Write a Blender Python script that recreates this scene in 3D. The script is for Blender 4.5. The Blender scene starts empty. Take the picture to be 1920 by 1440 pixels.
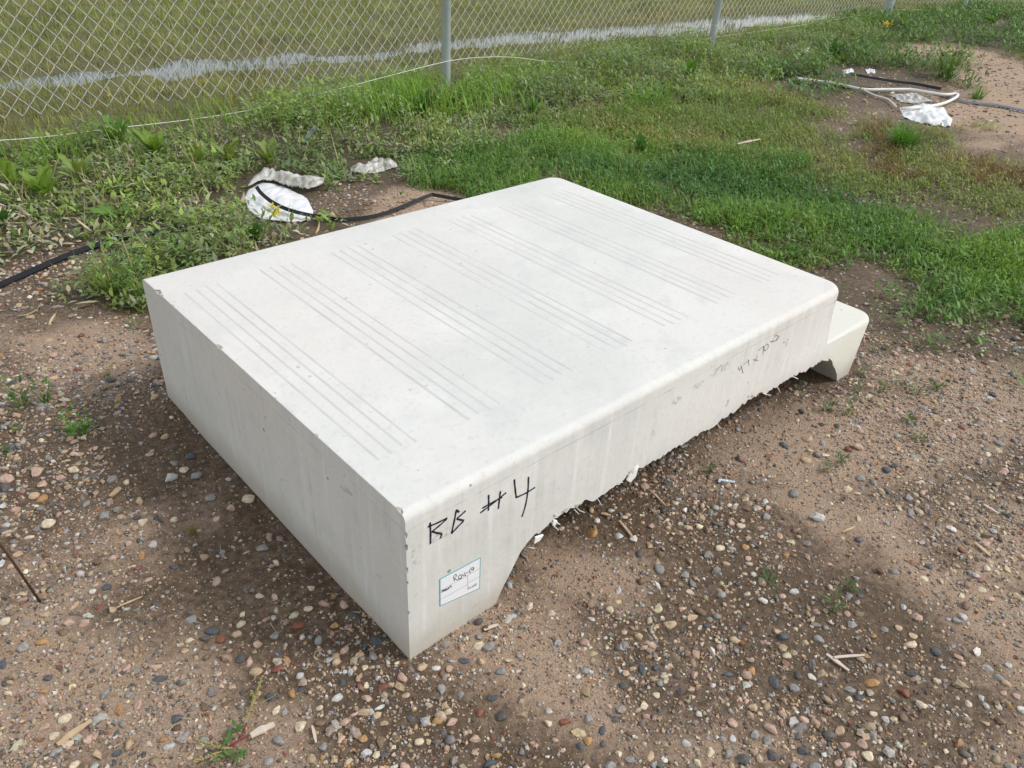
import bpy, bmesh, math, random
import numpy as np
from mathutils import Vector, Matrix

random.seed(7)
rng = np.random.default_rng(11)
scene = bpy.context.scene
COL = scene.collection
R = math.radians

# ------------------------------------------------------------------ camera
CAM = np.array([-0.582, -0.859, 1.314])
YAW, PITCH, ROLL, FPX = R(46.33), R(-32.61), R(3.19), 1482.0
FW = np.array([math.cos(PITCH) * math.cos(YAW), math.cos(PITCH) * math.sin(YAW), math.sin(PITCH)])
_r = np.array([math.sin(YAW), -math.cos(YAW), 0.0])
_u = np.cross(_r, FW)
RT = _r * math.cos(ROLL) + _u * math.sin(ROLL)
UP = -_r * math.sin(ROLL) + _u * math.cos(ROLL)
cam_data = bpy.data.cameras.new('camera')
cam = bpy.data.objects.new('camera', cam_data)
COL.objects.link(cam)
cam_data.sensor_fit = 'HORIZONTAL'
cam_data.sensor_width = 36.0
cam_data.lens = FPX / 1920.0 * 36.0
cam_data.clip_start = 0.02
cam_data.clip_end = 2000.0
m = Matrix.Identity(4)
for i in range(3):
    m[i][0], m[i][1], m[i][2], m[i][3] = RT[i], UP[i], -FW[i], CAM[i]
cam.matrix_world = m
scene.camera = cam

# ------------------------------------------------------------------ light
SUN_DIR = Vector((0.72, -0.69, 0.0)).normalized()
SUN_EL = R(48)
world = bpy.data.worlds.new('World')
scene.world = world
world.use_nodes = True
wn = world.node_tree
sky = wn.nodes.new('ShaderNodeTexSky')
sky.sky_type = 'NISHITA'
sky.sun_disc = False
sky.sun_elevation = SUN_EL
sky.sun_rotation = math.atan2(SUN_DIR.x, SUN_DIR.y)
sky.air_density = 2.0
sky.dust_density = 1.0
sky.ozone_density = 1.0
bg = wn.nodes['Background']
bg.inputs['Strength'].default_value = 0.15
haze = wn.nodes.new('ShaderNodeHueSaturation')            # thin high cloud takes the blue out of the whole sky
haze.inputs['Saturation'].default_value = 0.34
wn.links.new(sky.outputs[0], haze.inputs['Color'])
wn.links.new(haze.outputs[0], bg.inputs['Color'])
sun_data = bpy.data.lights.new('sun', 'SUN')
sun_data.energy = 1.5
sun_data.angle = R(10.0)
sun_data.color = (1.0, 0.965, 0.91)
sun = bpy.data.objects.new('sun', sun_data)
COL.objects.link(sun)
to_sun = Vector((SUN_DIR.x * math.cos(SUN_EL), SUN_DIR.y * math.cos(SUN_EL), math.sin(SUN_EL)))
sun.rotation_euler = to_sun.to_track_quat('Z', 'Y').to_euler()
sun.location = (4, -3, 6)
scene.view_settings.view_transform = 'Standard'
scene.view_settings.look = 'None'
scene.view_settings.exposure = 0.36
scene.view_settings.gamma = 1.0
scene.view_settings.use_curve_mapping = False

# ------------------------------------------------------------------ places
def ray(px, py):
    d = FW * FPX + RT * (px - 960.0) - UP * (py - 720.0)
    return d / np.linalg.norm(d)

def ground_at(px, py, z=0.0):
    """where the photograph's pixel meets the level z"""
    d = ray(px, py)
    return CAM + d * ((z - CAM[2]) / d[2])

def side_at(px, py, v=0.0):
    """where the photograph's pixel meets the slab's long side"""
    d = ray(px, py)
    return CAM + d * ((v - CAM[1]) / d[1])

def scale_at(p):
    return float((np.array(p) - CAM) @ FW) / FPX      # metres per photo pixel

def seen(x, y, mx=330, my=260):
    """rough test that a ground point is in or near the view"""
    d0, d1 = x - CAM[0], y - CAM[1]
    w = d0 * FW[0] + d1 * FW[1] - CAM[2] * FW[2]
    w = np.maximum(w, 0.05)
    sx = 960 + FPX * (d0 * RT[0] + d1 * RT[1] - CAM[2] * RT[2]) / w
    sy = 720 - FPX * (d0 * UP[0] + d1 * UP[1] - CAM[2] * UP[2]) / w
    return (sx > -mx) & (sx < 1920 + mx) & (sy > -my) & (sy < 1440 + my)

# ------------------------------------------------------------------ noise
def _hash(ix, iy, s):
    h = (ix.astype(np.int64) * 374761393 + iy.astype(np.int64) * 668265263 + s * 982451653) & 0x7fffffff
    h = ((h ^ (h >> 13)) * 1274126177) & 0x7fffffff
    return ((h ^ (h >> 16)) & 0xffff) / 65535.0

def vnoise(x, y, s=0):
    x = np.asarray(x, float); y = np.asarray(y, float)
    ix, iy = np.floor(x), np.floor(y)
    fx, fy = x - ix, y - iy
    fx = fx * fx * (3 - 2 * fx); fy = fy * fy * (3 - 2 * fy)
    ix = ix.astype(np.int64); iy = iy.astype(np.int64)
    a = _hash(ix, iy, s); b = _hash(ix + 1, iy, s); c = _hash(ix, iy + 1, s); d = _hash(ix + 1, iy + 1, s)
    return (a + (b - a) * fx) * (1 - fy) + (c + (d - c) * fx) * fy

def fbm(x, y, s=0, o=4):
    t, a, n = 0, 0.5, 0
    for i in range(o):
        t = t + a * vnoise(x * 2 ** i + 17.3 * i, y * 2 ** i - 9.1 * i, s + i); n += a; a *= 0.5
    return t / n * 2 - 1

def sstep(a, b, x):
    t = np.clip((x - a) / (b - a), 0, 1)
    return t * t * (3 - 2 * t)

def poly_sdf(x, y, pts):
    """signed distance, positive inside"""
    x = np.asarray(x, float); y = np.asarray(y, float)
    d = np.full(x.shape, 1e9); ins = np.zeros(x.shape, bool)
    n = len(pts)
    for i in range(n):
        ax, ay = pts[i]; bx, by = pts[(i + 1) % n]
        ex, ey = bx - ax, by - ay
        t = np.clip(((x - ax) * ex + (y - ay) * ey) / (ex * ex + ey * ey + 1e-12), 0, 1)
        d = np.minimum(d, (x - ax - t * ex) ** 2 + (y - ay - t * ey) ** 2)
        c = (ay > y) != (by > y)
        with np.errstate(divide='ignore', invalid='ignore'):
            xi = ex * (y - ay) / (ey if abs(ey) > 1e-12 else 1e-12) + ax
        ins ^= c & (x < xi)
    d = np.sqrt(d)
    return np.where(ins, d, -d)

def zone_poly(px):
    return [tuple(ground_at(*p)[:2]) for p in px]

# fence lines on the ground
FX0, FY0, FSL = 3.13, 3.90, 0.046
CORNER = np.array([10.70, FY0 + FSL * (10.70 - FX0)])
F2SL = -0.315

def fence_y(x):
    x = np.asarray(x, float)
    return np.where(x < CORNER[0], FY0 + FSL * (x - FX0), CORNER[1] + F2SL * (x - CORNER[0]))

SLAB_L, SLAB_W, SLAB_H = 1.838, 1.194, 0.377

def puddle_band(x, y):
    cy = np.interp(x, [-6, 0.6, 2.1, 4.3, 6.7, 8.9, 14], [5.75, 5.52, 5.44, 5.36, 5.10, 4.92, 4.6])
    return (y - cy) / np.interp(x, [-6, 0.6, 4.3, 8, 10.5, 14], [0.42, 0.36, 0.42, 0.46, 0.3, 0.15])

def height(x, y):
    x = np.asarray(x, float); y = np.asarray(y, float)
    h = 0.010 * fbm(x * 1.1, y * 1.1, 3) + 0.006 * fbm(x * 4.2, y * 4.2, 9) + 0.0035 * fbm(x * 16, y * 16, 21, 3)
    # bare earth is pressed flat along the slab's bearing lines
    dx = np.maximum(np.maximum(-x, x - SLAB_L), 0); dy = np.maximum(np.maximum(-y, y - SLAB_W), 0)
    d = np.hypot(dx, dy)
    k = sstep(0.0, 0.35, d)
    h = h * (0.25 + 0.75 * k) - 0.004 * (1 - k)
    # shallow washed-out hollow along the back of the slab
    h -= 0.016 * np.exp(-((x + 0.01) / 0.05) ** 2) * sstep(0.1, 0.35, y) * sstep(1.12, 0.85, y)
    b = puddle_band(x, y)
    h -= (0.034 + 0.030 * fbm(x * 2.9, y * 4.2, 40, 5)) * np.exp(-b * b * 0.9) * sstep(11.5, 9.5, x)
    far = sstep(6, 14, np.hypot(x, y))
    return h * (1 + 1.5 * far)

# ------------------------------------------------------------------ zones
Z_WEED = zone_poly([(-260, 296), (60, 286), (300, 262), (420, 240), (640, 178), (840, 146), (960, 128), (1330, 84), (1640, 40),
                    (1640, 105), (1560, 125), (1450, 150), (1380, 190), (1230, 190), (1000, 245), (850, 290), (740, 330), (640, 345),
                    (600, 390), (640, 420), (470, 462), (300, 520), (262, 572), (170, 548), (195, 500), (150, 470), (40, 490), (-260, 560)])
Z_LUSH = zone_poly([(760, 345), (800, 300), (900, 260), (1000, 235), (1120, 240), (1200, 170), (1250, 178), (1280, 270), (1400, 310),
                    (1500, 340), (1640, 375), (1920, 425), (2300, 440), (2300, 640), (1920, 575), (1780, 555), (1660, 520), (1580, 480),
                    (1490, 474), (1390, 446), (1220, 400), (1060, 330), (1000, 331), (900, 360)])
Z_OLIVE = zone_poly([(980, 240), (1200, 175), (1400, 175), (1520, 200), (1570, 260), (1520, 330), (1420, 320), (1290, 290), (1150, 262)])
Z_RED = zone_poly([(1500, 300), (1620, 240), (1720, 226), (1800, 280), (1920, 310), (2200, 330), (2200, 450), (1920, 430), (1640, 380), (1520, 345)])
Z_SPARSE = zone_poly([(1450, 440), (1600, 470), (1800, 540), (1990, 560), (1990, 690), (1820, 680), (1700, 660), (1620, 600), (1540, 520)])
Z_FAR = zone_poly([(1600, 40), (1700, 24), (1920, 16), (2300, 10), (2300, 90), (1920, 120), (1880, 100), (1780, 80), (1700, 80), (1620, 100)])
Z_RIGHT = zone_poly([(1450, 130), (1560, 100), (1700, 110), (1830, 120), (1820, 160), (1700, 165), (1600, 180), (1480, 190)])
DRY = [zone_poly(p) for p in (
    [(-60, 1150), (60, 1105), (150, 1100), (200, 1150), (320, 1140), (420, 1200), (440, 1290), (510, 1340), (560, 1460), (-60, 1460)],
    [(90, 1030), (200, 975), (290, 955), (330, 990), (270, 1040), (150, 1085), (0, 1110), (-60, 1060)],
    [(900, 1165), (985, 1120), (1060, 1190), (1130, 1250), (1200, 1330), (1310, 1450), (1180, 1450), (1080, 1340), (960, 1260)],
    [(1030, 1035), (1120, 1020), (1210, 1060), (1150, 1100), (1020, 1090)],
    [(1290, 930), (1330, 860), (1440, 790), (1580, 735), (1660, 690), (1990, 690), (1990, 830), (1850, 850), (1700, 880), (1560, 900), (1450, 900)],
    [(1490, 890), (1590, 900), (1700, 990), (1800, 1070), (1990, 1180), (1990, 1330), (1860, 1250), (1760, 1130), (1640, 1040), (1540, 970)],
    [(1740, 985), (1850, 960), (1990, 960), (1990, 1060), (1860, 1050)],
    [(1790, 130), (2000, 100), (2100, 250), (1960, 290), (1850, 280), (1780, 230)],
    [(1650, 75), (1780, 85), (1990, 95), (1990, 130), (1800, 135), (1690, 110)],
    [(-40, 610), (120, 600), (270, 610), (280, 680), (120, 740), (-40, 730)],
    [(700, 370), (800, 345), (900, 358), (800, 420), (730, 420)],
    [(1240, 1420), (1420, 1330), (1500, 1380), (1480, 1460), (1240, 1460)],
    [(1830, 1400), (1900, 1330), (1990, 1320), (1990, 1460), (1840, 1460)],
)]

def soft(x, y, poly, edge, wob, s):
    return sstep(-edge, edge, poly_sdf(x, y, poly) + wob * fbm(x * 3.0, y * 3.0, s, 4))

def dryness(x, y):
    v = np.zeros(np.shape(x))
    for i, p in enumerate(DRY):
        far = 1.0 if i not in (7, 8) else 3.0
        v = np.maximum(v, soft(x, y, p, 0.11 * far, 0.16 * far, 60 + i))
    return np.clip(v * (0.72 + 0.55 * fbm(x * 7, y * 7, 77, 3)) + 0.26 + 0.30 * fbm(x * 4, y * 4, 78, 5), 0, 1)

def field_mask(x, y):
    return sstep(-0.10, 0.16, y - fence_y(x) + 0.10 * fbm(x * 2.5, y * 2.5, 50))

# ------------------------------------------------------------------ mesh helpers
def link(o, parent=None):
    COL.objects.link(o)
    if parent is not None:
        o.parent = parent
    return o

def tag(o, label=None, cat=None, group=None, kind=None):
    if label: o['label'] = label
    if cat: o['category'] = cat
    if group: o['group'] = group
    if kind: o['kind'] = kind
    return o

def empty(name, loc=(0, 0, 0)):
    o = bpy.data.objects.new(name, None)
    o.empty_display_size = 0.05
    o.location = loc
    return link(o)

def np_mesh(name, verts, facesets, mat=None, colors=None, smooth=None):
    """verts (n,3); facesets a list of (k,j) index arrays; fast"""
    me = bpy.data.meshes.new(name)
    verts = np.ascontiguousarray(verts, np.float32)
    me.vertices.add(len(verts)); me.vertices.foreach_set('co', verts.ravel())
    idx = np.concatenate([f.ravel() for f in facesets]).astype(np.int32)
    tot = np.concatenate([np.full(len(f), f.shape[1], np.int32) for f in facesets])
    st = np.concatenate([[0], np.cumsum(tot)[:-1]]).astype(np.int32)
    me.loops.add(len(idx)); me.loops.foreach_set('vertex_index', idx)
    me.polygons.add(len(tot)); me.polygons.foreach_set('loop_start', st); me.polygons.foreach_set('loop_total', tot)
    if smooth is None: smooth = np.ones(len(tot), bool)
    elif smooth is False: smooth = np.zeros(len(tot), bool)
    me.polygons.foreach_set('use_smooth', smooth)
    if colors is not None:
        a = me.color_attributes.new('Col', 'FLOAT_COLOR', 'POINT')
        c = np.ones((len(verts), 4), np.float32); c[:, :3] = colors
        a.data.foreach_set('color', c.ravel())
    me.update(calc_edges=True)
    me.validate()
    if mat: me.materials.append(mat)
    return me

def obj(name, me, parent=None):
    return link(bpy.data.objects.new(name, me), parent)

def bm_mesh(name, bm, mat=None, smooth=False):
    me = bpy.data.meshes.new(name)
    bm.normal_update(); bm.to_mesh(me); bm.free()
    if mat: me.materials.append(mat)
    if smooth: me.polygons.foreach_set('use_smooth', [True] * len(me.polygons))
    return me

def tube(points, radii, n=6, closed_ends=True):
    """verts, [quads, (caps)] of a tube along a polyline"""
    P = np.array(points, float); k = len(P)
    if np.isscalar(radii): radii = np.full(k, radii)
    T = np.gradient(P, axis=0); T /= np.linalg.norm(T, axis=1)[:, None] + 1e-12
    ref = np.array([0, 0, 1.0]) if abs(T[0][2]) < 0.9 else np.array([1.0, 0, 0])
    vs = []
    for i in range(k):
        a = np.cross(T[i], ref); a /= np.linalg.norm(a) + 1e-12
        b = np.cross(T[i], a)
        ref = -np.cross(T[i], a) if False else ref
        for j in range(n):
            t = 2 * math.pi * j / n
            vs.append(P[i] + radii[i] * (math.cos(t) * a + math.sin(t) * b))
    q = []
    for i in range(k - 1):
        for j in range(n):
            q.append((i * n + j, i * n + (j + 1) % n, (i + 1) * n + (j + 1) % n, (i + 1) * n + j))
    fs = [np.array(q)]
    if closed_ends:
        fs.append(np.array([list(range(n))[::-1], [(k - 1) * n + j for j in range(n)]]))
    return np.array(vs), fs

def merge(parts):
    """merge [(verts, facesets)]"""
    vs, by = [], {}
    o = 0
    for v, fs in parts:
        vs.append(v)
        for f in fs:
            by.setdefault(f.shape[1], []).append(f + o)
        o += len(v)
    return np.concatenate(vs), [np.concatenate(x) for x in by.values()]

def smooth_path(pts, n=8):
    """Catmull-Rom through points"""
    P = [np.array(p, float) for p in pts]
    P = [2 * P[0] - P[1]] + P + [2 * P[-1] - P[-2]]
    out = []
    for i in range(1, len(P) - 2):
        for t in np.linspace(0, 1, n, endpoint=False):
            a, b, c, d = P[i - 1], P[i], P[i + 1], P[i + 2]
            out.append(0.5 * (2 * b + (c - a) * t + (2 * a - 5 * b + 4 * c - d) * t * t + (3 * b - a - 3 * c + d) * t ** 3))
    out.append(P[-2])
    return np.array(out)

# ------------------------------------------------------------------ materials
def new_mat(name):
    mt = bpy.data.materials.new(name)
    mt.use_nodes = True
    nt = mt.node_tree
    return mt, nt, nt.nodes['Principled BSDF']

def N(nt, t, **kw):
    n = nt.nodes.new(t)
    for k, v in kw.items():
        if k.startswith('_'):
            setattr(n, k[1:], v)
        else:
            n.inputs[k.replace('__', ' ')].default_value = v
    return n

def mixc(nt, fac, a, b, mode='MIX'):
    n = nt.nodes.new('ShaderNodeMix'); n.data_type = 'RGBA'; n.blend_type = mode
    for sock, val in ((n.inputs[0], fac), (n.inputs[6], a), (n.inputs[7], b)):
        if isinstance(val, bpy.types.NodeSocket): nt.links.new(val, sock)
        elif isinstance(val, (tuple, list)): sock.default_value = (*val, 1) if len(val) == 3 else val
        else: sock.default_value = val
    return n.outputs[2]

def math_n(nt, op, a, b=None, c=None, clamp=False):
    n = nt.nodes.new('ShaderNodeMath'); n.operation = op; n.use_clamp = clamp
    for i, v in enumerate((a, b, c)):
        if v is None: continue
        if isinstance(v, bpy.types.NodeSocket): nt.links.new(v, n.inputs[i])
        else: n.inputs[i].default_value = v
    return n.outputs[0]

def ramp(nt, val, lo, hi, a=0.0, b=1.0):
    n = nt.nodes.new('ShaderNodeMapRange')
    n.interpolation_type = 'SMOOTHSTEP'
    nt.links.new(val, n.inputs[0])
    n.inputs[1].default_value = lo; n.inputs[2].default_value = hi
    n.inputs[3].default_value = a; n.inputs[4].default_value = b
    return n.outputs[0]

def noise(nt, vec, scale, detail=4, rough=0.55):
    n = nt.nodes.new('ShaderNodeTexNoise')
    n.inputs['Scale'].default_value = scale; n.inputs['Detail'].default_value = detail
    n.inputs['Roughness'].default_value = rough
    if vec is not None: nt.links.new(vec, n.inputs['Vector'])
    return n.outputs['Fac']

def bump(nt, h, strength, dist, normal=None):
    n = nt.nodes.new('ShaderNodeBump')
    n.inputs['Strength'].default_value = strength; n.inputs['Distance'].default_value = dist
    nt.links.new(h, n.inputs['Height'])
    if normal is not None: nt.links.new(normal, n.inputs['Normal'])
    return n.outputs['Normal']

def simple_mat(name, col, rough=0.6, metal=0.0, var=0.15, scale=40.0, spec=0.4, bumpd=0.0):
    mt, nt, p = new_mat(name)
    tc = nt.nodes.new('ShaderNodeTexCoord')
    f = noise(nt, tc.outputs['Object'], scale, 4)
    dark = tuple(c * (1 - var) for c in col); light = tuple(min(1, c * (1 + var)) for c in col)
    nt.links.new(mixc(nt, f, dark, light), p.inputs['Base Color'])
    p.inputs['Roughness'].default_value = rough; p.inputs['Metallic'].default_value = metal
    p.inputs['Specular IOR Level'].default_value = spec
    if bumpd:
        nt.links.new(bump(nt, f, 0.6, bumpd), p.inputs['Normal'])
    return mt

def leaf_mat(name, trans=0.3, rough=0.5, spec=0.3):
    """colour from the mesh's own colour attribute, some light passing through"""
    mt, nt, p = new_mat(name)
    at = nt.nodes.new('ShaderNodeVertexColor'); at.layer_name = 'Col'
    p.inputs['Roughness'].default_value = rough
    p.inputs['Specular IOR Level'].default_value = spec
    nt.links.new(at.outputs[0], p.inputs['Base Color'])
    tr = nt.nodes.new('ShaderNodeBsdfTranslucent')
    bright = mixc(nt, 1.0, at.outputs[0], (1.25, 1.3, 0.7), 'MULTIPLY')
    nt.links.new(bright, tr.inputs[0])
    mx = nt.nodes.new('ShaderNodeMixShader'); mx.inputs[0].default_value = trans
    nt.links.new(p.outputs[0], mx.inputs[1]); nt.links.new(tr.outputs[0], mx.inputs[2])
    nt.links.new(mx.outputs[0], nt.nodes['Material Output'].inputs['Surface'])
    return mt

def stone_mat(name, col=None):
    mt, nt, p = new_mat(name)
    tc = nt.nodes.new('ShaderNodeTexCoord')
    if col is None:
        at = nt.nodes.new('ShaderNodeVertexColor'); at.layer_name = 'Col'; base = at.outputs[0]
    else:
        rg = nt.nodes.new('ShaderNodeRGB'); rg.outputs[0].default_value = (*col, 1); base = rg.outputs[0]
    geo = nt.nodes.new('ShaderNodeNewGeometry')
    f = noise(nt, geo.outputs['Position'], 130, 5, 0.7)
    g = noise(nt, geo.outputs['Position'], 420, 3, 0.7)
    k = ramp(nt, f, 0.3, 0.7, 0.72, 1.22)
    kk = ramp(nt, g, 0.3, 0.7, 0.85, 1.12)
    mudn = noise(nt, geo.outputs['Position'], 55, 4, 0.65)
    c1 = mixc(nt, ramp(nt, mudn, 0.50, 0.78, 0.03, 0.55), base, (0.19, 0.135, 0.092))
    vm = nt.nodes.new('ShaderNodeVectorMath'); vm.operation = 'SCALE'
    nt.links.new(c1, vm.inputs[0]); nt.links.new(math_n(nt, 'MULTIPLY', k, kk), vm.inputs['Scale'])
    nt.links.new(vm.outputs[0], p.inputs['Base Color'])
    p.inputs['Roughness'].default_value = 0.62
    p.inputs['Specular IOR Level'].default_value = 0.35
    nt.links.new(bump(nt, f, 0.5, 0.0012), p.inputs['Normal'])
    return mt

# --- earth: wet mud to dry sand, driven by where the ground has dried out
def ground_mat():
    mt, nt, p = new_mat('earth')
    geo = nt.nodes.new('ShaderNodeNewGeometry'); pos = geo.outputs['Position']
    at = nt.nodes.new('ShaderNodeVertexColor'); at.layer_name = 'Col'
    sp = nt.nodes.new('ShaderNodeSeparateColor'); nt.links.new(at.outputs[0], sp.inputs[0])
    dry, field, veg = sp.outputs[0], sp.outputs[1], sp.outputs[2]
    n1 = noise(nt, pos, 9, 6, 0.65); n2 = noise(nt, pos, 60, 5, 0.7); n3 = noise(nt, pos, 260, 4, 0.7); n4 = noise(nt, pos, 900, 2, 0.6)
    d = math_n(nt, 'ADD', dry, math_n(nt, 'MULTIPLY', math_n(nt, 'SUBTRACT', n1, 0.5), 0.75))
    d = math_n(nt, 'ADD', d, math_n(nt, 'MULTIPLY', math_n(nt, 'SUBTRACT', n2, 0.5), 1.0))
    d = ramp(nt, d, 0.10, 1.0)
    wet = mixc(nt, ramp(nt, n2, 0.3, 0.7), (0.082, 0.054, 0.033), (0.150, 0.102, 0.066))
    drc = mixc(nt, ramp(nt, n3, 0.28, 0.72), (0.30, 0.205, 0.142), (0.50, 0.365, 0.265))
    c = mixc(nt, d, wet, drc)
    fieldc = mixc(nt, ramp(nt, n2, 0.3, 0.7), (0.090, 0.084, 0.038), (0.155, 0.148, 0.064))
    c = mixc(nt, field, c, fieldc)
    vegc = mixc(nt, ramp(nt, n2, 0.3, 0.7), (0.050, 0.042, 0.022), (0.10, 0.078, 0.045))
    c = mixc(nt, math_n(nt, 'MULTIPLY', veg, 0.75), c, vegc)
    # sand grains, light and dark
    c = mixc(nt, ramp(nt, n4, 0.60, 0.72, 0, 0.45), c, (0.42, 0.35, 0.27))
    c = mixc(nt, ramp(nt, n4, 0.40, 0.28, 0, 0.45), c, (0.035, 0.028, 0.022))
    nt.links.new(c, p.inputs['Base Color'])
    nt.links.new(ramp(nt, d, 0, 1, 0.62, 0.95), p.inputs['Roughness'])
    p.inputs['Specular IOR Level'].default_value = 0.22
    h = math_n(nt, 'ADD', math_n(nt, 'MULTIPLY', n2, 1.0), math_n(nt, 'MULTIPLY', n3, 0.6))
    h = math_n(nt, 'ADD', h, math_n(nt, 'MULTIPLY', n4, 0.25))
    nt.links.new(bump(nt, h, 0.9, 0.006), p.inputs['Normal'])
    return mt

# --- pale precast concrete
def concrete_mat():
    mt, nt, p = new_mat('precast_concrete')
    tc = nt.nodes.new('ShaderNodeTexCoord'); pos = tc.outputs['Object']
    geo = nt.nodes.new('ShaderNodeNewGeometry')
    nz = nt.nodes.new('ShaderNodeSeparateXYZ'); nt.links.new(geo.outputs['True Normal'], nz.inputs[0])
    xyz = nt.nodes.new('ShaderNodeSeparateXYZ'); nt.links.new(pos, xyz.inputs[0])
    sidem = ramp(nt, nz.outputs[2], 0.75, 0.35)
    n1 = noise(nt, pos, 2.2, 5, 0.6); n2 = noise(nt, pos, 11, 6, 0.65); n3 = noise(nt, pos, 75, 4, 0.6); n4 = noise(nt, pos, 420, 3, 0.6)
    c = mixc(nt, ramp(nt, n1, 0.34, 0.66), (0.605, 0.598, 0.570), (0.675, 0.660, 0.628))
    c = mixc(nt, ramp(nt, n2, 0.50, 0.74, 0, 0.65), c, (0.545, 0.555, 0.55))
    c = mixc(nt, ramp(nt, n2, 0.42, 0.22, 0, 0.45), c, (0.71, 0.705, 0.69))
    n1b = noise(nt, pos, 1.3, 3, 0.5)
    c = mixc(nt, ramp(nt, n1b, 0.50, 0.68, 0, 0.55), c, (0.655, 0.610, 0.575))
    c = mixc(nt, ramp(nt, n3, 0.52, 0.74, 0, 0.48), c, (0.50, 0.49, 0.47))
    c = mixc(nt, ramp(nt, n4, 0.58, 0.74, 0, 0.30), c, (0.45, 0.445, 0.43))
    nb = noise(nt, pos, 5.5, 7, 0.72)
    c = mixc(nt, ramp(nt, nb, 0.53, 0.68, 0, 0.28), c, (0.575, 0.560, 0.53))
    c = mixc(nt, ramp(nt, nb, 0.46, 0.32, 0, 0.3), c, (0.73, 0.725, 0.705))
    # runs down the sides
    mp = nt.nodes.new('ShaderNodeMapping'); mp.inputs['Scale'].default_value = (42, 42, 1.6)
    nt.links.new(pos, mp.inputs[0])
    st = noise(nt, mp.outputs[0], 1.0, 4, 0.6)
    stm = math_n(nt, 'MULTIPLY', ramp(nt, n2, 0.35, 0.65), sidem)
    c = mixc(nt, math_n(nt, 'MULTIPLY', ramp(nt, st, 0.52, 0.72, 0, 0.75), stm), c, (0.76, 0.755, 0.74))
    c = mixc(nt, math_n(nt, 'MULTIPLY', ramp(nt, st, 0.47, 0.27, 0, 0.65), stm), c, (0.48, 0.47, 0.45))
    # grey scuffs, sparse
    mp2 = nt.nodes.new('ShaderNodeMapping'); mp2.inputs['Scale'].default_value = (9, 9, 22); mp2.inputs['Rotation'].default_value = (0, 0.25, 0)
    nt.links.new(pos, mp2.inputs[0])
    sc = noise(nt, mp2.outputs[0], 1.0, 5, 0.75)
    c = mixc(nt, math_n(nt, 'MULTIPLY', ramp(nt, sc, 0.63, 0.74, 0, 0.6), sidem), c, (0.33, 0.33, 0.325))
    for (px, py, rx, rz) in ((828, 1002, 26, 12), (1352, 692, 26, 12), (1268, 752, 14, 9), (1310, 722, 16, 7), (1476, 640, 6, 12), (1567, 566, 6, 8), (1405, 742, 8, 9), (1362, 756, 8, 10), (776, 1045, 6, 30), (1226, 812, 9, 8)):
        q = side_at(px, py); k_ = scale_at(q)
        ex = math_n(nt, 'DIVIDE', math_n(nt, 'SUBTRACT', xyz.outputs[0], float(q[0])), rx * k_ * 1.4)
        ez = math_n(nt, 'DIVIDE', math_n(nt, 'SUBTRACT', xyz.outputs[2], float(q[2])), rz * k_ * 1.2)
        dd = math_n(nt, 'ADD', math_n(nt, 'MULTIPLY', ex, ex), math_n(nt, 'MULTIPLY', ez, ez))
        near_face = math_n(nt, 'LESS_THAN', xyz.outputs[1], 0.03)
        mk = math_n(nt, 'MULTIPLY', ramp(nt, dd, 1.0, 0.1), ramp(nt, n3, 0.42, 0.62, 0.0, 0.75))
        c = mixc(nt, math_n(nt, 'MULTIPLY', mk, near_face), c, (0.31, 0.31, 0.305))
    # the lower step is yellowed
    ye = math_n(nt, 'ADD', xyz.outputs[0], math_n(nt, 'MULTIPLY', math_n(nt, 'SUBTRACT', n2, 0.5), 0.25))
    ye = math_n(nt, 'SUBTRACT', ye, math_n(nt, 'MULTIPLY', xyz.outputs[2], 0.8))
    c = mixc(nt, ramp(nt, ye, 1.36, 1.52, 0, 0.75), c, (0.655, 0.640, 0.560))
    # soil splash at the foot
    sp = math_n(nt, 'ADD', xyz.outputs[2], math_n(nt, 'MULTIPLY', math_n(nt, 'SUBTRACT', n2, 0.5), 0.12))
    c = mixc(nt, math_n(nt, 'MULTIPLY', ramp(nt, sp, 0.10, 0.0, 0, 0.7), sidem), c, (0.44, 0.39, 0.325))
    # mould seam under the rounded edge
    sm = math_n(nt, 'ABSOLUTE', math_n(nt, 'SUBTRACT', xyz.outputs[2], math_n(nt, 'ADD', 0.336, math_n(nt, 'MULTIPLY', n1, 0.006))))
    sm = math_n(nt, 'MULTIPLY', ramp(nt, sm, 0.0016, 0.0006), sidem)
    c = mixc(nt, math_n(nt, 'MULTIPLY', sm, ramp(nt, n2, 0.4, 0.6, 0.0, 0.8)), c, (0.42, 0.41, 0.39))
    # bug holes
    vo = nt.nodes.new('ShaderNodeTexVoronoi'); vo.inputs['Scale'].default_value = 22
    nt.links.new(pos, vo.inputs['Vector'])
    cc = nt.nodes.new('ShaderNodeSeparateColor'); nt.links.new(vo.outputs['Color'], cc.inputs[0])
    hole = math_n(nt, 'MULTIPLY', math_n(nt, 'LESS_THAN', vo.outputs['Distance'], math_n(nt, 'MULTIPLY', cc.outputs[1], 0.105)),
                  math_n(nt, 'LESS_THAN', cc.outputs[0], 0.36))
    hole = math_n(nt, 'MULTIPLY', hole, ramp(nt, nz.outputs[2], 0.6, 0.9, 1.0, 0.45))
    c = mixc(nt, math_n(nt, 'MULTIPLY', hole, 0.8), c, (0.20, 0.19, 0.18))
    nt.links.new(c, p.inputs['Base Color'])
    p.inputs['Roughness'].default_value = 0.82
    p.inputs['Specular IOR Level'].default_value = 0.25
    h = math_n(nt, 'ADD', math_n(nt, 'MULTIPLY', n3, 0.7), math_n(nt, 'MULTIPLY', n4, 0.3))
    h = math_n(nt, 'SUBTRACT', h, math_n(nt, 'MULTIPLY', hole, 1.4))
    b1 = bump(nt, h, 0.5, 0.0011)
    nt.links.new(bump(nt, n2, 0.35, 0.006, b1), p.inputs['Normal'])
    return mt

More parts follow.
